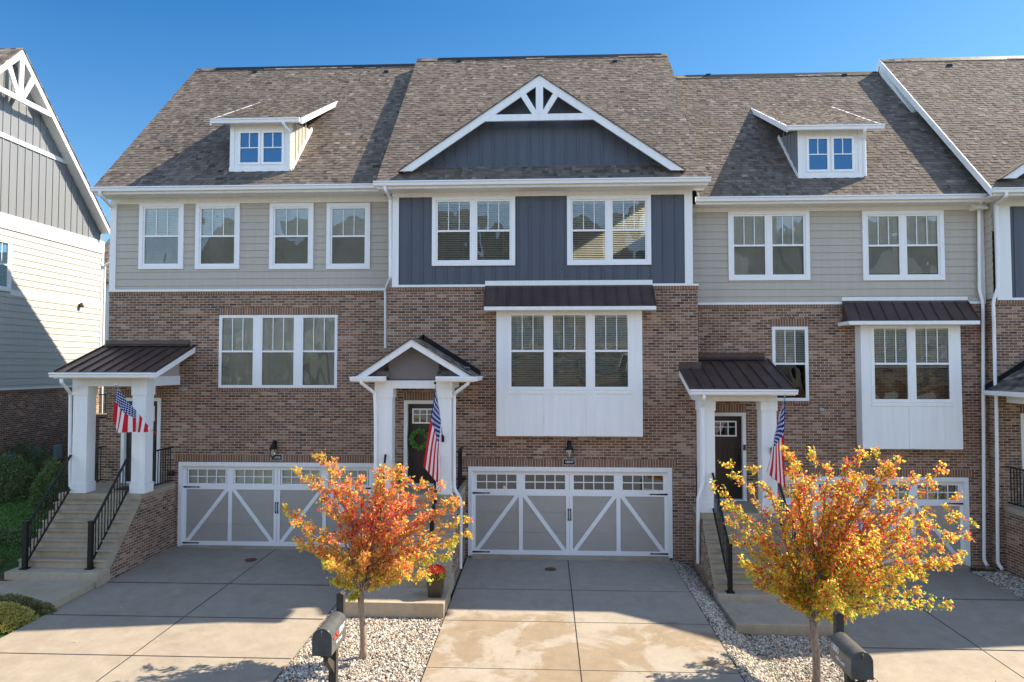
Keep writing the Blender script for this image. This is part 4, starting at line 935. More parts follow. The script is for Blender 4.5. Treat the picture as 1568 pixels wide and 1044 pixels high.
# centre porch with little gable
def gable_porch(root, SX0, SX1, Yw, zf, yn, base, cols, zc, ap, e0, e1, yf, hip=True):
    for a, b in cols: column(root, a, b, yn+.05, yn+.39, zf, zc)
    cx0, cx1 = cols[0][0], cols[1][1]; ze = e0[1]; LYc = yn+.05
    m = MB(); m.box(cx0-.02, cx1+.02, LYc-.01, LYc+.33, zc, ze-.1); m.box(cx0-.02, cx0+.28, LYc+.33, Yw, zc, ze-.1); m.box(cx1-.28, cx1+.021, LYc+.33, Yw, zc, ze-.1); m.box(cx0, cx1, LYc+.1, Yw, ze-.16, ze-.12); m.build('porch_beam', 'white', root, bevel=.004)
    # tympanum
    sl = (ap[1]-ze)/(ap[0]-e0[0]); ty = yf+.3; hw = (e1[0]-e0[0])/2
    m = MB(); m.prism([(ap[0]-hw*.42, ty, ze-.08), (ap[0]+hw*.42, ty, ze-.08), (ap[0]+hw*.44, ty, ap[1]-.12-hw*.44*sl), (ap[0], ty, ap[1]-.1), (ap[0]-hw*.44, ty, ap[1]-.12-hw*.44*sl)], (0, .1, 0)); m.build('porch_gable_panel', 'tympanum', root)
    m = MB(); m.prism([(e0[0]+.15, ty+.12, ze-.05), (e1[0]-.15, ty+.12, ze-.05), (ap[0], ty+.12, ap[1]-.12)], (0, .05, 0))
    m.build('porch_gable_wall', 'tympanum', root)
    for sg, e in ((-1, e0), (1, e1)):
        m = MB(); dn = .19; k = dn/sl
        m.prism([(ap[0], yf, ap[1]), (e[0], yf, e[1]), (e[0]-sg*k, yf, e[1]), (ap[0], yf, ap[1]-dn)], (0, .045, 0)); m.build('barge_board', 'white', root, bevel=.003)
        m = MB(); m.prism([(ap[0], yf-.03, ap[1]+.015), (e[0]+sg*.03, yf-.03, e[1]-.005), (e[0]+sg*.03, Yw, e[1]-.005), (ap[0], Yw, ap[1]+.015)], (0, 0, -.035)); m.build('porch_roof', 'shingle_flat', root)
        m = MB(); m.prism([(ap[0], yf+.05, ap[1]-.05), (e[0]-sg*.02, yf+.05, e[1]-.05), (e[0]-sg*.02, Yw, e[1]-.05), (ap[0], Yw, ap[1]-.05)], (0, 0, -.02)); m.build('soffit', 'white', root)
        # flashing at wall
        m = MB(); m.prism([(ap[0]-sg*.02, Yw-.02, ap[1]+.015), (e[0]+sg*.03, Yw-.02, e[1]-.0), (e[0]+sg*.03, Yw-.02, e[1]+.13), (ap[0]-sg*.02, Yw-.02, ap[1]+.17)], (0, .018, 0)); m.build('flashing', 'black', root)
        # shingled return
        x_in = ap[0]+sg*hw*.42
        m = MB(); m.prism([(e[0]-sg*.12, yf-.0+.05, ze-.02), (e[0]-sg*.12, ty+.15, ze+.22), (e[0]-sg*.12, ty+.15, ze-.05)], (x_in-(e[0]-sg*.12), 0, 0)); m.build('roof_return', 'shingle_flat', root)
        m = MB(); xx = sorted((e[0]+sg*.02, x_in)); prof = [(yf+.0, ze-.0), (yf-.1, ze-.005), (yf-.11, ze-.03), (yf-.075, ze-.115), (yf, ze-.12)]
        m.prism([(xx[0], a, b) for a, b in prof], (xx[1]-xx[0], 0, 0)); m.build('gutter', 'vinyl', root)
        m = MB(); gx_ = e[0]+sg*.0; prof = [(gx_, ze-.005), (gx_+sg*.11, ze-.01), (gx_+sg*.115, ze-.03), (gx_+sg*.08, ze-.115), (gx_, ze-.12)]
        m.prism([(a, yf-.05, b) for a, b in prof], (0, Yw-yf+.03, 0)); m.build('gutter', 'vinyl', root)
        m = MB(); m.box(min(x_in, e[0]), max(x_in, e[0]), yf+.002, ty+.2, ze-.13, ze-.1); m.build('soffit', 'white', root)
yf = 15.82; A = PY(630, 518, yf); E0 = PY(543, 576, yf); E1 = PY(724, 576, yf)
SX0, SX1 = -4.0, -1.97
stoop(hC, SX0, SX1, YC, 1.77, 16.08, 7, .18, .165, 14.4, .33, .17, 13.47, 1, padx=(-3.95, -1.94))
cy = 16.13; cols = [(PY(573, 700, cy).x+.02, PY(600, 700, cy).x), (PY(667, 700, cy).x, PY(691, 700, cy).x)]
gable_porch(hC, SX0, SX1, YC, 1.77, 16.08, None, cols, 4.23, (A.x, A.z), (E0.x, E0.z), (E1.x, E1.z), yf)
downspout(hC, [PY(553, 582, yf-.05), PY(553, 586, yf-.05), PY(574, 602, cy-.02), PY(575, 640, cy-.03), PY(575, 735, cy-.03)])
downspout(hC, [PY(717, 582, yf), PY(717, 587, yf), PY(695.5, 603, cy+.1), PY(695.5, 748, cy+.1), PY(706, 766, cy-.05), PY(705, 870, cy-.05)])
nb = PZ(661, 866, .33)
stair_rail(hC, nb.x, nb.y, .33, 16.1, 1.77); stair_rail(hC, SX0+.3, nb.y, .33, 16.1, 1.77)
railing(hC, (SX1-.08, cy+.34, 1.77), (SX1-.08, YC-.02, 1.77), .95); railing(hC, (SX0+.08, cy+.34, 1.77), (SX0+.08, YC, 1.77), .95)
# far right porch
SX0, SX1 = 11.3, 13.3
stoop(h4, SX0, SX1, Y4, 1.33, 16.3, 7, .172, .18, 14.7, -.05, -.19, 13.5, 1)
e0 = (10.95, 4.16); e1 = (13.75, 4.16); ap = (12.35, 5.05)
gable_porch(h4, SX0, SX1, Y4, 1.33, 16.3, None, [(11.45, 11.8), (12.85, 13.2)], 3.85, ap, e0, e1, 16.1)
railing(h4, (SX0+.1, 16.7, 1.33), (SX0+.1, Y4-.02, 1.33), .95); stair_rail(h4, SX0+.25, 14.95, -.05, 16.3, 1.33); stair_rail(h4, SX1-.25, 14.95, -.05, 16.3, 1.33)
# small wall vents / outlets
for root, px, py, Y in ((hC, 706, 599, YC), (hL, 282, 596, YL), (hR, 1258, 627, YR)):
    p = PY(px, py, Y); m = MB(); m.box(p.x-.06, p.x+.06, Y-.03, Y, p.z-.035, p.z+.035); m.build('vent_cover', 'utility', root)
for root, px, py, Y in ((hC, 708, 731, YC), (hL, 263, 724, YL)):
    p = PY(px, py, Y); m = MB(); m.lathe([(0, -.05), (.09, -.05), (.1, 0), (.09, .05), (0, .05)], (p.x, Y-.05, p.z), 12); m.build('garden_hose_box', 'black', root)
# =================================================================== NEIGHBOUR (side wall faces +X): built facing -Y then turned
XW = -17.4
hN = bpy.data.objects.new('neighbour_house', None); COL.objects.link(hN); hN['_o'] = (0, 0, 0)
hN.location = (XW, 0, 0); hN.rotation_euler = (0, 0, math.pi/2)
tag(hN, 'detached house at the left edge showing its cream side wall under a grey trussed gable', 'house')
yn_ = PX(158, 400, XW).y; b1 = PX(0, 337, XW).z; 
def nz(px, py): return PX(px, py, XW).z
zb_ = nz(60, 595); zband = nz(0, 443); zgb = nz(0, 348); zgt = nz(0, 325)
aN = PX(35, 74, XW+.4); eN = PX(170, 352, XW+.4); sN = (aN.z-eN.z)/(eN.y-aN.y); front_y = 2*aN.y-yn_
wr = PX(17, 367, XW); wb = PX(17, 443, XW)
HN = [window(hN, wr.y-1.9, wr.y, nz(17, 447), wr.z, -.02, .1, 2, .1, tilt=.4)]
m = MB(); lap_wall(m, front_y, yn_-.12, zb_, zgb, 0, HN, .22); m.build('siding', 'cream_siding', hN)
m = MB(); flat_wall(m, front_y, yn_, -1, zb_, 0); m.face([(yn_, 0, -1), (yn_, 9, -1), (yn_, 9, 9.3), (yn_, 0, 9.3)]); m.face([(front_y, 9, -1), (front_y, 0, -1), (front_y, 0, 9.3), (front_y, 9, 9.3)]); m.face([(front_y, 9, -1), (yn_, 9, -1), (yn_, 9, 9.3), (front_y, 9, 9.3)]); m.build('brick_wall', 'brick', hN)
soldier(hN, front_y, yn_, zb_-.085, zb_-.001, 0, 'rowlock_course', 'rowlock', .03)
m = MB(); m.box(front_y, yn_-.1, -.03, .01, zb_, zb_+.06); m.box(yn_-.13, yn_, -.035, .01, zb_, zgb-.001)
ztn = nz(0, 450); m.box(wr.y+.0, yn_-.13, -.025, .005, ztn+.0, nz(0, 441)); m.box(front_y, wr.y-1.95, -.025, .005, ztn+.0, nz(0, 441))
m.box(front_y, yn_, -.04, .01, zgb, zgt); m.build('white_trim', 'white', hN, bevel=.004)
# gable battens
m = MB(); zr = aN.z-.1; xr = aN.y
m.face([(front_y, 0, zgt), (yn_, 0, zgt), (yn_, 0, zr-sN*(yn_-xr)), (xr, 0, zr), (front_y, 0, zr-sN*(xr-front_y))])
x = front_y+.1
while x < yn_-.05:
    h = zr-sN*abs(x-xr)-.0
    if h > zgt+.1: m.box(x-.022, x+.022, -.02, 0, zgt, h)
    x += .33
m.build('gable_panel', 'graybb', hN)
zq = nz(0, 202); zq1 = nz(0, 209)
m = MB(); m.box(xr-(zr-zq)/sN, xr+(zr-zq)/sN, -.045, .01, zq1, zq); m.build('white_band', 'white', hN)
tr_ = MB(); ov = -.4
for sg in (-1, 1):
    f = (xr+sg*(eN.y-aN.y), eN.z); A_ = (aN.y, aN.z)
    tr_.prism([(A_[0], ov, A_[1]), (f[0], ov, f[1]), (f[0], ov, f[1]-.25), (A_[0], ov, A_[1]-.3)], (0, .04, 0))
    m = MB(); m.prism([(A_[0], ov-.03, A_[1]+.02), (f[0]+sg*.03, ov-.03, f[1]+.0), (f[0]+sg*.03, 9.3, f[1]), (A_[0], 9.3, A_[1]+.02)], (0, 0, -.05)); m.build('roof', 'shingle_flat', hN)
    m = MB(); m.prism([(A_[0], ov+.04, A_[1]-.2), (f[0], ov+.04, f[1]-.12), (f[0], .0, f[1]-.12), (A_[0], .0, A_[1]-.2)], (0, 0, -.03)); m.build('soffit', 'white', hN)
tr_.build('barge_board', 'white', hN, bevel=.004)
zc1 = PX(0, 131, XW+.4).z; zc0 = PX(0, 139, XW+.4).z; m = MB(); hw = (aN.z-zc1)/sN
m.box(aN.y-hw, aN.y+hw, ov+.005, ov+.07, zc0, zc1); m.box(aN.y-.09, aN.y+.09, ov+.003, ov+.06, zc1, aN.z-.25)
for sg in (-1, 1): m.prism([(aN.y+sg*.02, ov+.01, zc1), (aN.y+sg*.18, ov+.01, zc1), (aN.y+sg*.62, ov+.01, aN.z-.2-.6*sN), (aN.y+sg*.48, ov+.01, aN.z-.2-.42*sN)], (0, .05, 0))
m.build('gable_truss', 'white', hN)
lz = PX(121, 467, XW); m = MB(); m.lathe([(0, .09), (.05, .08), (.09, -.05), (.06, -.09), (0, -.09)], (lz.y, -.1, lz.z), 12); m.box(lz.y-.06, lz.y+.06, -.05, -.022, lz.z-.05, lz.z+.05); m.build('flood_lamp', 'planter', hN)
for px, py in ((54, 696), (85, 690), (12, 702)):
    p = PX(px, py, XW); m = MB(); m.box(p.y-.14, p.y+.14, -.14, 0, p.z-.28, p.z+.2); m.box(p.y-.03, p.y+.03, -.06, 0, p.z-1.2, p.z-.28); m.build('utility_box', 'utility', hN)
downspout(hN, [(yn_+.05, -.42, 9.1), (yn_+.05, -.42, 9.0), (yn_+.02, -.06, 8.75), (yn_+.02, -.06, 1.2)])
# =================================================================== vegetation helpers
def leaves(P, N_, size, rv, fold=.35):
    """P positions, N_ leaf axis directions; folded diamond leaves as triangles"""
    n = len(P); a = N_/np.linalg.norm(N_, axis=1)[:, None]; r = rng.normal(size=(n, 3)); b = np.cross(a, r); b /= np.linalg.norm(b, axis=1)[:, None]; c = np.cross(a, b)
    L = (size*rng.uniform(.7, 1.3, n))[:, None]; w = L*.34
    base = P; tip = P+a*L+c*L*.12*rng.uniform(-1, 1, (n, 1)); mid = P+a*L*.45; s1 = mid+b*w+c*w*fold; s2 = mid-b*w+c*w*fold
    V = np.stack([base, s1, tip, s2], 1).reshape(-1, 3); i = np.arange(n)*4
    FC = np.stack([np.stack([i, i+1, i+2], 1), np.stack([i, i+2, i+3], 1)], 1).reshape(-1, 3)
    return V, FC, np.repeat(np.clip(rv, 0, 1), 2)
def blob_noise(P, k, seed):
    r = np.random.default_rng(seed); s = 0
    for _ in range(4): d = r.normal(size=3)*k; s = s+np.sin(P@d+r.uniform(0, 6))
    return s/4
def small_tree(name, label, base, fork_z, tips, Yt, mat, seed, nleaf, tone, grp, extra=24, lsize=.055, trunk_r=.052, spread=1.0):
    global rng
    rng = np.random.default_rng(seed)
    t = thing(name, label, 'tree', base, grp); base = Vector(base); fk = Vector((base.x-.02, base.y, fork_z)); m = MB()
    pts = [base+(fk-base)*q+Vector((.02*math.sin(q*5), .015*math.cos(q*4), 0)) for q in (0, .15, .4, .7, 1)]
    m.tube(pts, [trunk_r*1.35, trunk_r*1.05, trunk_r, trunk_r*.95, trunk_r*1.0], 12)
    T = []
    for (px, py) in tips:
        dy = rng.uniform(-.35, .35); T.append((PY(px, py, Yt+dy), 1))
    w0 = min(p.x for p, _ in T); w1 = max(p.x for p, _ in T); zt_ = max(p.z for p, _ in T)
    for k in range(extra):
        a = rng.uniform(0, 6.283); el = rng.uniform(.15, 1.0); hw = (w1-w0)/2; cx = (w0+w1)/2
        rad = hw*(.3+.65*(1-el)**.6)*rng.uniform(.6, 1.05); z = fork_z+.2+(zt_-fork_z-.3)*el*rng.uniform(.7, 1)
        T.append((Vector((cx+rad*math.cos(a)*.95, Yt+rad*math.sin(a)*.75*spread, z)), 0))
    LP = []; LD = []
    for tip, kind in T:
        st = fk+Vector((rng.normal()*.01, rng.normal()*.01, -rng.uniform(0, .05))); d = tip-st; L = d.length
        # upward-arching limb
        c1 = st+Vector((d.x*.22, d.y*.22, d.z*.42+ .06*L)); c2 = st+Vector((d.x*.62, d.y*.62, d.z*.72+.05*L)); n = 12; line = []
        for i in range(n+1):
            q = i/n; p = st*(1-q)**3+c1*3*q*(1-q)**2+c2*3*q*q*(1-q)+tip*q**3
            line.append(p+Vector(rng.normal(size=3))*.018*(L/1.5)*(0 < i < n))
        r0 = trunk_r*(.42 if kind else .3)*min(1, L/1.6); m.tube(line, [r0*(1-.86*(i/n)) for i in range(n+1)], 6, False)
        for i in range(3 if L < 1.6 else 2, n+1):
            q = i/n; nt = 4 if q > .3 else 2
            for _ in range(nt):
                if rng.random() < .1: continue
                dd = (line[i]-line[i-1]).normalized(); s = Vector(rng.normal(size=3)); s = (s-dd*s.dot(dd)).normalized(); td = (dd*.75+s*.75+Vector((0, 0, .25))).normalized()
                tl = rng.uniform(.06, .22)*(1.15-.5*q)*min(1.2, L/1.3); p0 = line[i]; p1 = p0+td*tl*.5+Vector((0, 0, .01)); p2 = p0+td*tl
                m.tube([p0, p1, p2], [.004, .003, .0015], 4, False)
                for j in range(int(6+tl*50)):
                    u = rng.uniform(.15, 1); p = p0.lerp(p2, u)+Vector(rng.normal(size=3))*.022; LP.append(p); LD.append(Vector(rng.normal(size=3))*.7+td*.5+Vector((0, 0, -.55)))
        for j in range(10 if kind else 5): p = tip+Vector(rng.normal(size=3))*.035; LP.append(p); LD.append(Vector(rng.normal(size=3))+d.normalized()*.4)
    m.build('trunk', 'bark', t, smooth=True)
    P = np.array([tuple(p) for p in LP]); D = np.array([tuple(p) for p in LD])
    if len(P) > nleaf: k = rng.permutation(len(P))[:nleaf]; P = P[k]; D = D[k]
    c = np.array([(w0+w1)/2, Yt, (fork_z+zt_)/2]); hw = (w1-w0)/2
    rr = np.linalg.norm((P-c)/np.array([hw, hw, (zt_-fork_z)/2]), axis=1)
    low = (zt_-P[:, 2])/(zt_-fork_z)
    rv = tone[0]+tone[1]*(rr-.6)+tone[2]*(low-.5)+.13*blob_noise(P, 5, seed)+rng.normal(size=len(P))*tone[3]
    print(name, 'leaves', len(P))
    V, FC, R = leaves(P, D, lsize, rv); arrays_obj('crown', mat, V, FC, R, t); return t
TG = 'young autumn trees in the gravel beds'
t1 = PZ(555, 1006, -.14); t2 = PZ(1250, 1046, -.38)
small_tree('autumn_tree', 'smaller young tree with pink, red and orange leaves beside the centre steps', (t1.x, t1.y, gz(t1.x, t1.y)-.04), .97,
    [(493, 703), (512, 712), (459, 723), (480, 735), (440, 782), (452, 800), (458, 832), (478, 838), (534, 740), (554, 736), (583, 720), (592, 730), (615, 719), (622, 735), (645, 742), (674, 745), (690, 765), (699, 772), (712, 794), (711, 818), (690, 832), (637, 850), (625, 866), (608, 889), (538, 915), (512, 890), (492, 848), (500, 868)],
    t1.y, 'autumn_red', 11, 15500, (.55, .38, .3, .26), TG, extra=16, lsize=.055)
small_tree('autumn_tree', 'larger young tree with golden yellow and red leaves hiding the right garage', (t2.x, t2.y, gz(t2.x, t2.y)-.04), .62,
    [(1203, 690), (1212, 700), (1244, 700), (1222, 720), (1117, 714), (1095, 748), (1112, 775), (1158, 722), (1122, 800), (1130, 830), (1165, 830), (1150, 880), (1185, 900), (1160, 895), (1300, 712), (1318, 700), (1340, 695), (1374, 706), (1350, 715), (1395, 732), (1436, 722), (1425, 745), (1460, 763), (1465, 790), (1490, 803), (1478, 822), (1470, 850), (1440, 865), (1410, 885), (1400, 905), (1375, 925), (1340, 935), (1300, 930), (1270, 925), (1240, 905), (1215, 920), (1270, 720), (1290, 740), (1180, 760), (1240, 740)],
    t2.y, 'autumn_gold', 23, 60000, (.55, .3, .26, .32), TG, extra=40, trunk_r=.062, lsize=.05)
rng = np.random.default_rng(5)
def shrub(name, label, c, r, mat, n, size, grp=None, seed=1, cat='shrub'):
    g = np.random.default_rng(seed); c = np.array(c, float); t = thing(name, label, cat, tuple(c), grp)
    d = g.normal(size=(n, 3)); d[:, 2] = np.abs(d[:, 2])*.9-.1; d /= np.linalg.norm(d, axis=1)[:, None]
    k = 1+.13*blob_noise(d, 4, seed)+.06*blob_noise(d, 11, seed+1); rad = (1-g.random(n)**2*.35)[:, None]*k[:, None]
    P = c+d*rad*np.array(r); V, FC, R = leaves(P, d*.6+g.normal(size=(n, 3))*.6, size, .45+.25*blob_noise(P, 6, seed+3)+g.normal(size=n)*.22)
    arrays_obj('foliage', mat, V, FC, R, t)
    m = MB()
    for k in range(7): a = k*.9; m.tube([tuple(c+np.array([.05*math.cos(a), .05*math.sin(a), -.1])), tuple(c+np.array([r[0]*.6*math.cos(a), r[1]*.6*math.sin(a), r[2]*.6]))], [.02, .006], 5)
    m.build('stems', 'bark', t); return t
def gl(x, y): return lawnz(x, y)-.06
def sh(px, py, X, *a, **k): pass
SG = 'clipped hedges by the brick side wall'
shrub('hedge', 'dark clipped hedge against the brick side wall at the left edge', (PY(8, 735, 18.6).x, 18.6, gl(-14, 18.6)), (.85, .7, 1.2), 'hedge', 9000, .05, SG, 3)
shrub('hedge', 'dark hedge with a dark gap beside it, nearer the grey utility boxes', (-17.0, 22.0, gl(-17, 22)), (.8, 1.0, 1.15), 'hedge', 6000, .05, SG, 4)
shrub('hedge', 'rounded green shrub just left of the white porch column', (PY(84, 735, 18.2).x, 18.2, gl(-13, 18.2)), (.5, .55, 1.15), 'hedge', 9000, .045, SG, 5)
shrub('hedge', 'green shrub behind the left porch column next to the railing', (-12.7, 21.5, gl(-12.7, 21.5)), (.9, .9, 1.1), 'oliveshrub', 5000, .045, SG, 6)
LG = 'low shrubs beside the entry pad'
shrub('low_shrub', 'yellow-green low shrub in sunlight at the bottom left edge', (-10.75, 12.85, -.14), (1.0, .55, .34), 'yellowshrub', 9000, .045, LG, 8)
shrub('low_shrub', 'dark olive low shrub in shade between the sunny shrub and the pad', (-10.7, 13.42, -.12), (1.05, .22, .34), 'oliveshrub', 5000, .04, LG, 9)
shrub('low_shrub', 'olive shrub left of the stairs under the lawn edge', (-12.9, 15.1, .1), (.7, .5, .5), 'oliveshrub', 6000, .045, LG, 10)
shrub('low_shrub', 'small green mounded shrub beside the lower stair rail', (-13.0, 16.3, .45), (.8, .4, .4), 'hedge', 5000, .045, LG, 12)
# lawn grass on the left bank
n = 80000; gx = rng.uniform(-17, -11.95, n); gy = rng.uniform(15.5, 24, n); P = np.stack([gx, gy, [lawnz(a, b)-.07 for a, b in zip(gx, gy)]], 1)
V, FC, R = leaves(P, rng.normal(size=(n, 3))*.3+np.array([0, 0, 1.]), .042, rng.random(n)); o = arrays_obj('grass', 'grass', V, FC, R); struct(o, 'short green lawn on the bank between the two houses', 'stuff')
m = MB(); m2 = grid(lambda x, y: lawnz(x, y)-.045, [-14.5+i*.5 for i in range(10)], [10.0+i*.5 for i in range(11)]); struct(m2.build('planting_soil', 'soil'), 'brown mulch under the low shrubs')
# fallen leaves
def fallen(px, py, k, lab):
    p = PZ(px, py, -.12+(-.27 if px > 1150 else 0)); g = np.random.default_rng(k); z = gz(p.x, p.y)+.012
    V, FC, R = leaves(np.array([[p.x, p.y, z]]), np.array([[1., .3*k, .1]]), .06, np.array([.45])); o = arrays_obj('fallen_leaf', 'autumn_gold', V, FC, R); tag(o, lab, 'leaf', 'fallen leaves on the driveways')
fallen(113, 982, 1, 'single dry leaf lying on the sunlit part of the left driveway'); fallen(1524, 1041, 2, 'orange leaf lying on the right driveway at the bottom edge'); fallen(183, 934, 3, 'small leaf lying in the shaded part of the left driveway')
# =================================================================== back of the gap between the houses
m = MB(); m.box(-17.3, -11.8, 25.9, 33, .5, 2.72); struct(m.build('terrace', 'lawn'), 'raised terrace behind the retaining wall')
shrub('hedge', 'dark hedge under the metal fence on the terrace', (-13.6, 26.6, 2.7), (2.6, .4, .45), 'hedge', 5000, .05, SG, 14)
m = MB(); m.box(-18.5, -11.75, 25.6, 25.9, .5, 2.85); gw = thing('garden_wall', 'low brick retaining wall with a stone cap closing the gap between the houses', 'wall', (-14, 25.6, .5)); m.build('wall', 'brick', gw); m = MB(); m.box(-18.52, -11.7, 25.55, 25.95, 2.85, 2.95); m.build('cap', 'step', gw)
fe = thing('metal_fence', 'black metal fence above the retaining wall in the gap', 'fence', (-14, 26.05, 2.72)); railing(fe, (-17.2, 26.05, 2.72), (-11.9, 26.05, 2.72), .95, step=.14)
MT['sunbrick'] = brick('pale_brick', gap=.012)
bh = thing('rear_building', 'sunlit pale brick building with a grey roof seen through the narrow gap', 'house', (-19, 52, 0))
m = MB(); m.box(-34, -20, 50, 60, 0, 11.0); m.build('wall', 'cream_siding', bh); m = MB(); m.prism([(-34.5, 49.5, 11), (-34.5, 60.5, 11), (-34.5, 55, 17)], (15, 0, 0)); m.build('roof', 'shingle_flat', bh)
bh2 = thing('rear_building', 'brick rear house wall low behind the fence in the gap', 'house', (-17, 36, 0)); m = MB(); m.box(-30, -18.2, 38, 46, 0, 5.4); m.build('wall', 'sunbrick', bh2); m = MB(); m.box(-30.3, -18, 37.7, 46.3, 5.4, 5.6); m.build('roof', 'shingle_flat', bh2)
def far_tree(label, c, h, r, seed):
    g = np.random.default_rng(seed); t = thing('background_tree', label, 'tree', c, 'trees behind the houses'); m = MB(); m.tube([c, (c[0]+.1, c[1], c[2]+h*.6)], [.2, .08], 8)
    for k in range(8): a = k*.8; m.tube([(c[0], c[1], c[2]+h*.3+k*.2), (c[0]+r*.6*math.cos(a), c[1]+r*.6*math.sin(a), c[2]+h*.55+k*.25)], [.07, .02], 5)
    m.build('trunk', 'bark', t); n = 9000; cl = g.normal(size=(60, 3)); cl /= np.linalg.norm(cl, axis=1)[:, None]; cl *= g.uniform(.3, 1, (60, 1)); P = cl[g.integers(0, 60, n)]+g.normal(size=(n, 3))*.14
    P = P*np.array([r, r, h*.42])+np.array(c)+np.array([0, 0, h*.6]); V, FC, R = leaves(P, g.normal(size=(n, 3)), .16, .4+.3*blob_noise(P, 2, seed)+g.normal(size=n)*.2); arrays_obj('crown', 'treeback', V, FC, R, t)
far_tree('orange autumn tree glimpsed behind the corner of the left house', (-16.3, 33.5, 1), 9, 2.2, 31); far_tree('yellow-green tree glimpsed low in the narrow gap', (-19.0, 35.5, 1), 6, 1.6, 32)
# =================================================================== street side (behind the camera): facing houses seen only as reflections
for k, (x, mt, lab) in enumerate(((-22, 'tan_siding', 'house'), (-11, 'cream_siding', ''), (1, 'tan_siding', ''), (13, 'cream_siding', ''), (25, 'tan_siding', ''))):
    h = thing('facing_house', ['beige house across the street at far left', 'cream house across the street opposite the left unit', 'beige house straight across the street', 'cream house across the street opposite the right unit', 'beige house across the street at far right'][k], 'house', (x, -16, -.3), 'houses across the street')
    m = MB(); m.box(x-5, x+5, -26, -14, 3.2, 9.6); m.build('wall', mt, h); m = MB(); m.box(x-5.02, x+5.02, -26, -13.98, -.4, 3.2); m.build('brick_base', 'brick', h)
    m = MB(); m.prism([(x-5.4, -13.4, 9.5), (x-5.4, -26.6, 9.5), (x-5.4, -19.5, 16.6+(k % 2)*.9)], (10.8, 0, 0)); m.build('roof', 'shingle_flat', h)
    m = MB(); m.prism([(x-3.6, -13.6, 9.5), (x+3.6, -13.6, 9.5), (x, -13.6, 13.4)], (0, -4, 0)); m.build('gable', 'white', h)
    m = MB()
    for wx in (-3.2, 0, 3.2):
        for wz in (4.2, 6.4): m.box(x+wx-.9, x+wx+.9, -13.99, -13.9, wz, wz+1.6)
    m.box(x-4.9, x+4.9, -13.98, -13.88, 9.1, 9.45); m.box(x-2.5, x+2.5, -13.97, -13.9, -.2, 2.1); m.build('white_trim', 'white', h)
    m = MB()
    for wx in (-3.2, 0, 3.2):
        for wz in (4.2, 6.4): m.box(x+wx-.75, x+wx+.75, -13.9, -13.87, wz+.12, wz+1.48)
    m.build('window', 'utility', h)
struct(MB().box(-60, 60, -13.9, -6.0, -.45, -.22).build('sidewalk', 'drive'), 'concrete aprons across the street')
# =================================================================== small things
def flag(label, tip, br, surf, ball='silver'):
    t = thing('flag', label, 'flag', tuple(br), 'flags on the porch columns'); tip = Vector(tip); br = Vector(br)
    m = MB(); m.tube([br, tip], [.014, .011], 8); m.build('pole', 'silver', t)
    m = MB(); d = (tip-br).normalized(); m.lathe([(0, -.032), (.022, -.022), (.032, 0), (.022, .022), (0, .032)], tip+d*.03, 10); m.build('finial', ball, t, smooth=True)
    m = MB(); m.tube([br-d*.0, br+d*.12], .024, 8); m.box(br.x-.03, br.x+.03, br.y+.0, br.y+.02, br.z-.07, br.z+.07); m.build('bracket', 'black', t)
    n1, n2 = 40, 56; m = MB(); uv = {}
    for i in range(n1+1):
        for j in range(n2+1): m.v.append(tuple(surf(i/n1, j/n2)))
    m.uvs = []
    for i in range(n1):
        for j in range(n2):
            a = i*(n2+1)+j; f = (a, a+1, a+n2+2, a+n2+1); m.f.append(f); m.r.append(0.0)
            for q in f: ii, jj = divmod(q, n2+1); m.uvs += [jj/n2, 1-ii/n1]
    m.build('cloth', 'flag', t, smooth=True)
def drape(tip, br, hoist, fly, sway, foldamp, nf, xw, gather=.55, seed=0, lean=(0, 0)):
    tip = Vector(tip); br = Vector(br); d = (br-tip).normalized()
    def s_(u, v):   # u along hoist from the tip, v along the fly
        h = tip+d*(.04+u*hoist); k = v**.8
        top = Vector(h)
        # gathers towards a hanging column as v grows
        cx = tip.x+d.x*hoist*.5; cyy = tip.y+d.y*hoist*.5
        x = h.x*(1-k)+(cx+(u-.5)*xw)*k; y = h.y*(1-k)+(cyy+(u-.5)*.28)*k
        ph = u*nf*math.pi*2; z = h.z-fly*v*(1-.0*k)
        return Vector((x+foldamp*.35*math.cos(ph*.8+1)*k+lean[0]*v, y+foldamp*math.sin(ph+v*1.3)*k+lean[1]*v, z+.03*math.sin(ph)*k))
    return s_
cfy = 16.13
def hang(A, B, C, D, amp=.035, nf=1.15, ph=0):
    def f(u, v):
        q = (u/.62)**(.6+.4*v) if u < .62 else 1-(u-.62)/.38*.85; bk = .07 if u >= .62 else 0; p = A.lerp(B, u)*(1-v)+C.lerp(D, u)*v if False else (A.lerp(B, q).lerp(C.lerp(D, q), v))
        k = min(1, v*1.6+.1); w_ = math.sin(u*nf*6.283+v*1.5+ph)
        return p+Vector((.02*math.cos(u*nf*6.283*.5+v*4+ph)*k, amp*w_*k+bk*min(1, (u-.6)*12) if bk else amp*w_*k, .012*w_*k))
    return f
yq = cfy-.62; br = PY(678, 672, cfy-.03); tip = PY(666.5, 588, cfy-.75)
flag('flag hanging limp from the right column of the centre porch, next to the wreathed door', tip, br, hang(PY(666.5, 592, yq), PY(676, 650, yq+.2), PY(649, 716, yq), PY(673, 742, yq+.1)), 'black')
yq = LY-.66; br = PY(1182, 690, LY-.03); tip = PY(1202, 606, LY-.8)
flag('flag hanging from the right porch column partly behind the golden tree', tip, br, hang(PY(1202, 611, yq), PY(1187, 664, yq+.2), PY(1203, 748, yq), PY(1173, 724, yq+.1), ph=1))
br = PY(212, 650, LY-.03); tip = PY(178.5, 590, LY-.8)
yfl = LY-.75; A0 = PY(179, 594, yfl); B0 = PY(238, 664, yfl+.35); C0 = PY(170, 640, yfl-.1)
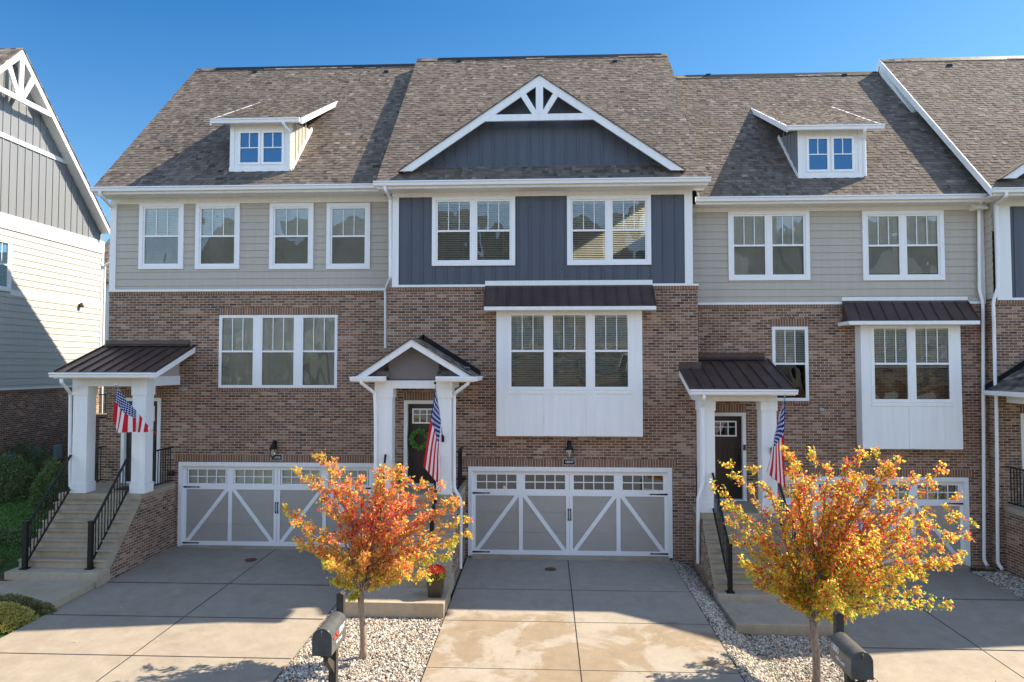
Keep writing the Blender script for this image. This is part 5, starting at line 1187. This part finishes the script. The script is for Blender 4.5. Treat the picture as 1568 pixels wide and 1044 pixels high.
def lsurf(u, v):
    top = A0.lerp(B0, u**1.15); zb2 = PY(200, 663, yfl).z; L_ = (top.z-zb2)*(.99 if u > .14 else .72+.27*u/.14); z = top.z-L_*v*1.0-.0
    return Vector((top.x+(-.13*v*(1-u)**2)+.012*math.sin(u*20)*v, top.y+.07*math.sin(u*4.4*math.pi+v)*(.2+v), z))
flag('flag spread by the wind on the left porch, stripes fanning to the right', tip, br, lsurf)
# wreath
wc = PY(643, 672, YC+.02); wr_ = thing('wreath', 'round green leafy wreath hung on the dark centre front door', 'wreath', tuple(wc)); g = np.random.default_rng(3); n = 1500; a = g.uniform(0, 6.283, n); b = g.uniform(0, 6.283, n); rr = .055*np.sqrt(g.random(n))
P = np.stack([wc.x+(.2+rr*np.cos(b))*np.cos(a), wc.y-.03+rr*np.sin(b)*.8, wc.z+(.2+rr*np.cos(b))*np.sin(a)], 1); V, FC, R = leaves(P, g.normal(size=(n, 3))+np.array([0, -.6, 0]), .05, g.random(n))
MT['wreathleaf'] = leafm('wreath_leaves', [(0, (.06, .18, .03)), (.6, (.15, .36, .08)), (1, (.35, .5, .18))], .2); arrays_obj('foliage', 'wreathleaf', V, FC, R, wr_)
m = MB(); m.tube([(wc.x+.2*math.cos(k/16*6.2832), wc.y-.02, wc.z+.2*math.sin(k/16*6.2832)) for k in range(17)], .018, 6); m.build('ring', 'bark', wr_)
# potted mums on the centre pad
pb = PZ(667, 912, .17); pt = thing('flower_pot', 'tapered dark planter of red chrysanthemums at the foot of the centre steps', 'planter', (pb.x, pb.y, .17)); m = MB()
for k in range(4): pass
b0, b1, hh = .125, .165, .38
lo = [(pb.x+sx*b0, pb.y+sy*b0, .17) for sx, sy in ((-1,-1),(1,-1),(1,1),(-1,1))]; hi = [(pb.x+sx*b1, pb.y+sy*b1, .17+hh) for sx, sy in ((-1,-1),(1,-1),(1,1),(-1,1))]
m.face(lo[::-1]); 
for k in range(4): l = (k+1) % 4; m.face([lo[k], lo[l], hi[l], hi[k]])
ring_ = MB(); m.box(pb.x-b1-.012, pb.x+b1+.012, pb.y-b1-.012, pb.y-b1+.012, .17+hh-.04, .17+hh); m.box(pb.x-b1-.012, pb.x+b1+.012, pb.y+b1-.012, pb.y+b1+.012, .17+hh-.04, .17+hh); m.box(pb.x-b1-.012, pb.x-b1+.012, pb.y-b1+.012, pb.y+b1-.012, .17+hh-.04, .17+hh); m.box(pb.x+b1-.012, pb.x+b1+.012, pb.y-b1+.012, pb.y+b1-.012, .17+hh-.04, .17+hh); m.build('pot', 'planter', pt)
m = MB(); m.box(pb.x-b1+.01, pb.x+b1-.01, pb.y-b1+.01, pb.y+b1-.01, .17+hh-.06, .17+hh-.03); m.build('potting_soil', 'soil', pt)
def dome(n, rad, cz, zs, lo_): d = g.normal(size=(n, 3)); d[:, 2] = np.abs(d[:, 2]); d /= np.linalg.norm(d, axis=1)[:, None]; return d*np.array([rad, rad, zs])*(.8+.25*g.random((n, 1)))+np.array([pb.x, pb.y, cz]), d
P, d = dome(1500, .19, .52, .19, 0); V, FC, R = leaves(P, d+g.normal(size=(1500, 3))*.5, .04, g.random(1500)*.5); arrays_obj('foliage', 'yellowshrub', V, FC, R, pt)
P, d = dome(1900, .21, .57, .19, 0); P = P[P[:, 2] > .64]; n = len(P); V, FC, R = leaves(P, g.normal(size=(n, 3))*.8+np.array([0, -.2, .5]), .032, g.random(n)); arrays_obj('blossom', 'mum', V, FC, R, pt)
# door mat on left porch
m = MB(); m.box(-10.75, -10.05, 16.95, 17.45, 1.661, 1.675); tag(m.build('door_mat', 'soil'), 'brown door mat lying on the left porch slab', 'mat')
# drain covers
for px, py, lab in ((843, 870, 'rusty oval drain cover in the centre driveway'), (384, 856, 'rusty oval drain cover in the left driveway')):
    p = PZ(px, py, 0); z = gz(p.x, p.y); m = MB(); m.lathe([(0, .006), (.1, .006), (.135, .006), (.14, .002)], (p.x, p.y, z), 24); m.tube([(p.x-.06, p.y, z+.007), (p.x+.06, p.y, z+.007)], .006, 5); tag(m.build('drain_cover', 'rust'), lab, 'drain cover', 'drain covers in the driveways')
# mailboxes
def mailbox(label, px0, px1, pyb, pyt, yf, side, txt, sub, post_px, door_txt=False):
    f0 = PY(px0, pyb, yf); f1 = PY(px1, pyt, yf); w = f1.x-f0.x; h = f1.z-f0.z; L = .6; x0, x1, zb, zt_ = f0.x, f1.x, f0.z, f1.z; cx = (x0+x1)/2; r = w/2
    px_ = PY(post_px, 930, yf+.42).x; gzz = gz(cx, yf)
    t = thing('mailbox', label, 'mailbox', (px_, yf+.3, gzz), 'mailboxes on posts by the driveways')
    prof = [(x0, zb), (x1, zb)]+[(cx+r*math.cos(a), zt_-r+r*math.sin(a)) for a in [math.pi*k/16 for k in range(17)]]
    m = MB(); m.prism([(a, yf+.015, b) for a, b in prof], (0, L, 0)); b_ = m.build('box', 'mail', t, bevel=.004)
    m = MB(); pr = [(cx+(a-cx)*1.03, zb+(b-zb)*1.015-.003) for a, b in prof]; m.prism([(a, yf-.004, b) for a, b in pr], (0, .02, 0)); D = m.build('box_door', 'mail', t, bevel=.003)
    m = MB(); m.tube([(cx, yf-.005, zt_-.075), (cx, yf-.035, zt_-.07), (cx, yf-.035, zt_-.03), (cx, yf-.005, zt_-.025)], .007, 6); m.box(cx-.06, cx+.06, yf-.008, yf-.004, zb+.02, zb+.035); m.build('latch', 'mail', D)
    m = MB(); m.box(px_-.048, px_+.048, yf+.33, yf+.43, gzz-.1, zb-.02); m.prism([(px_-.03, yf+.33, zb-.35), (px_-.03, yf+.05, zb-.09), (px_-.03, yf+.05, zb-.02), (px_-.03, yf+.33, zb-.2)], (.06, 0, 0)); m.box(px_-.05, px_+.05, yf+.02, yf+.78, zb-.03, zb-.001)
    m.box(px_-.048, px_+.048, yf+L+.03, yf+L+.125, zb-.03, zt_+.2); m.prism([(px_-.055, yf+L+.023, zt_+.2), (px_+.055, yf+L+.023, zt_+.2), (px_, yf+L+.023, zt_+.235)], (0, .11, 0)); m.build('post', 'mailwood', t, bevel=.004)
    xs_ = x1+.002 if side > 0 else x0-.002
    if side > 0:
        m = MB(); m.box(xs_, xs_+.006, yf+.08, yf+.22, zb+h*.50, zb+h*.57); m.box(xs_, xs_+.006, yf+.17, yf+.24, zb+h*.5, zb+h*.68); m.build('signal_flag', 'red', t)
        rot = (math.pi/2, 0, math.pi/2); put_text(t, txt, .11, (xs_+.001, yf+.42, zb+h*.56), rot); put_text(t, sub, .06, (xs_+.001, yf+.3, zb+h*.27), rot)
    else:
        rot = (math.pi/2, 0, -math.pi/2); put_text(t, txt, .11, (xs_-.001, yf+.45, zb+h*.56), rot); put_text(t, sub, .06, (xs_-.001, yf+.3, zb+h*.27), rot)
    return t
mailbox('dark mailbox with red signal flag, beside the smaller pink-orange tree', 478, 508, 1004, 963, 8.4, 1, '18047', 'Mill Creek', 513)
mailbox('black mailbox beside the larger golden tree, white numbers on its left side', 1304, 1336.5, 1040, 998, 8.4, -1, '1800', 'Mill Creek', 1297)
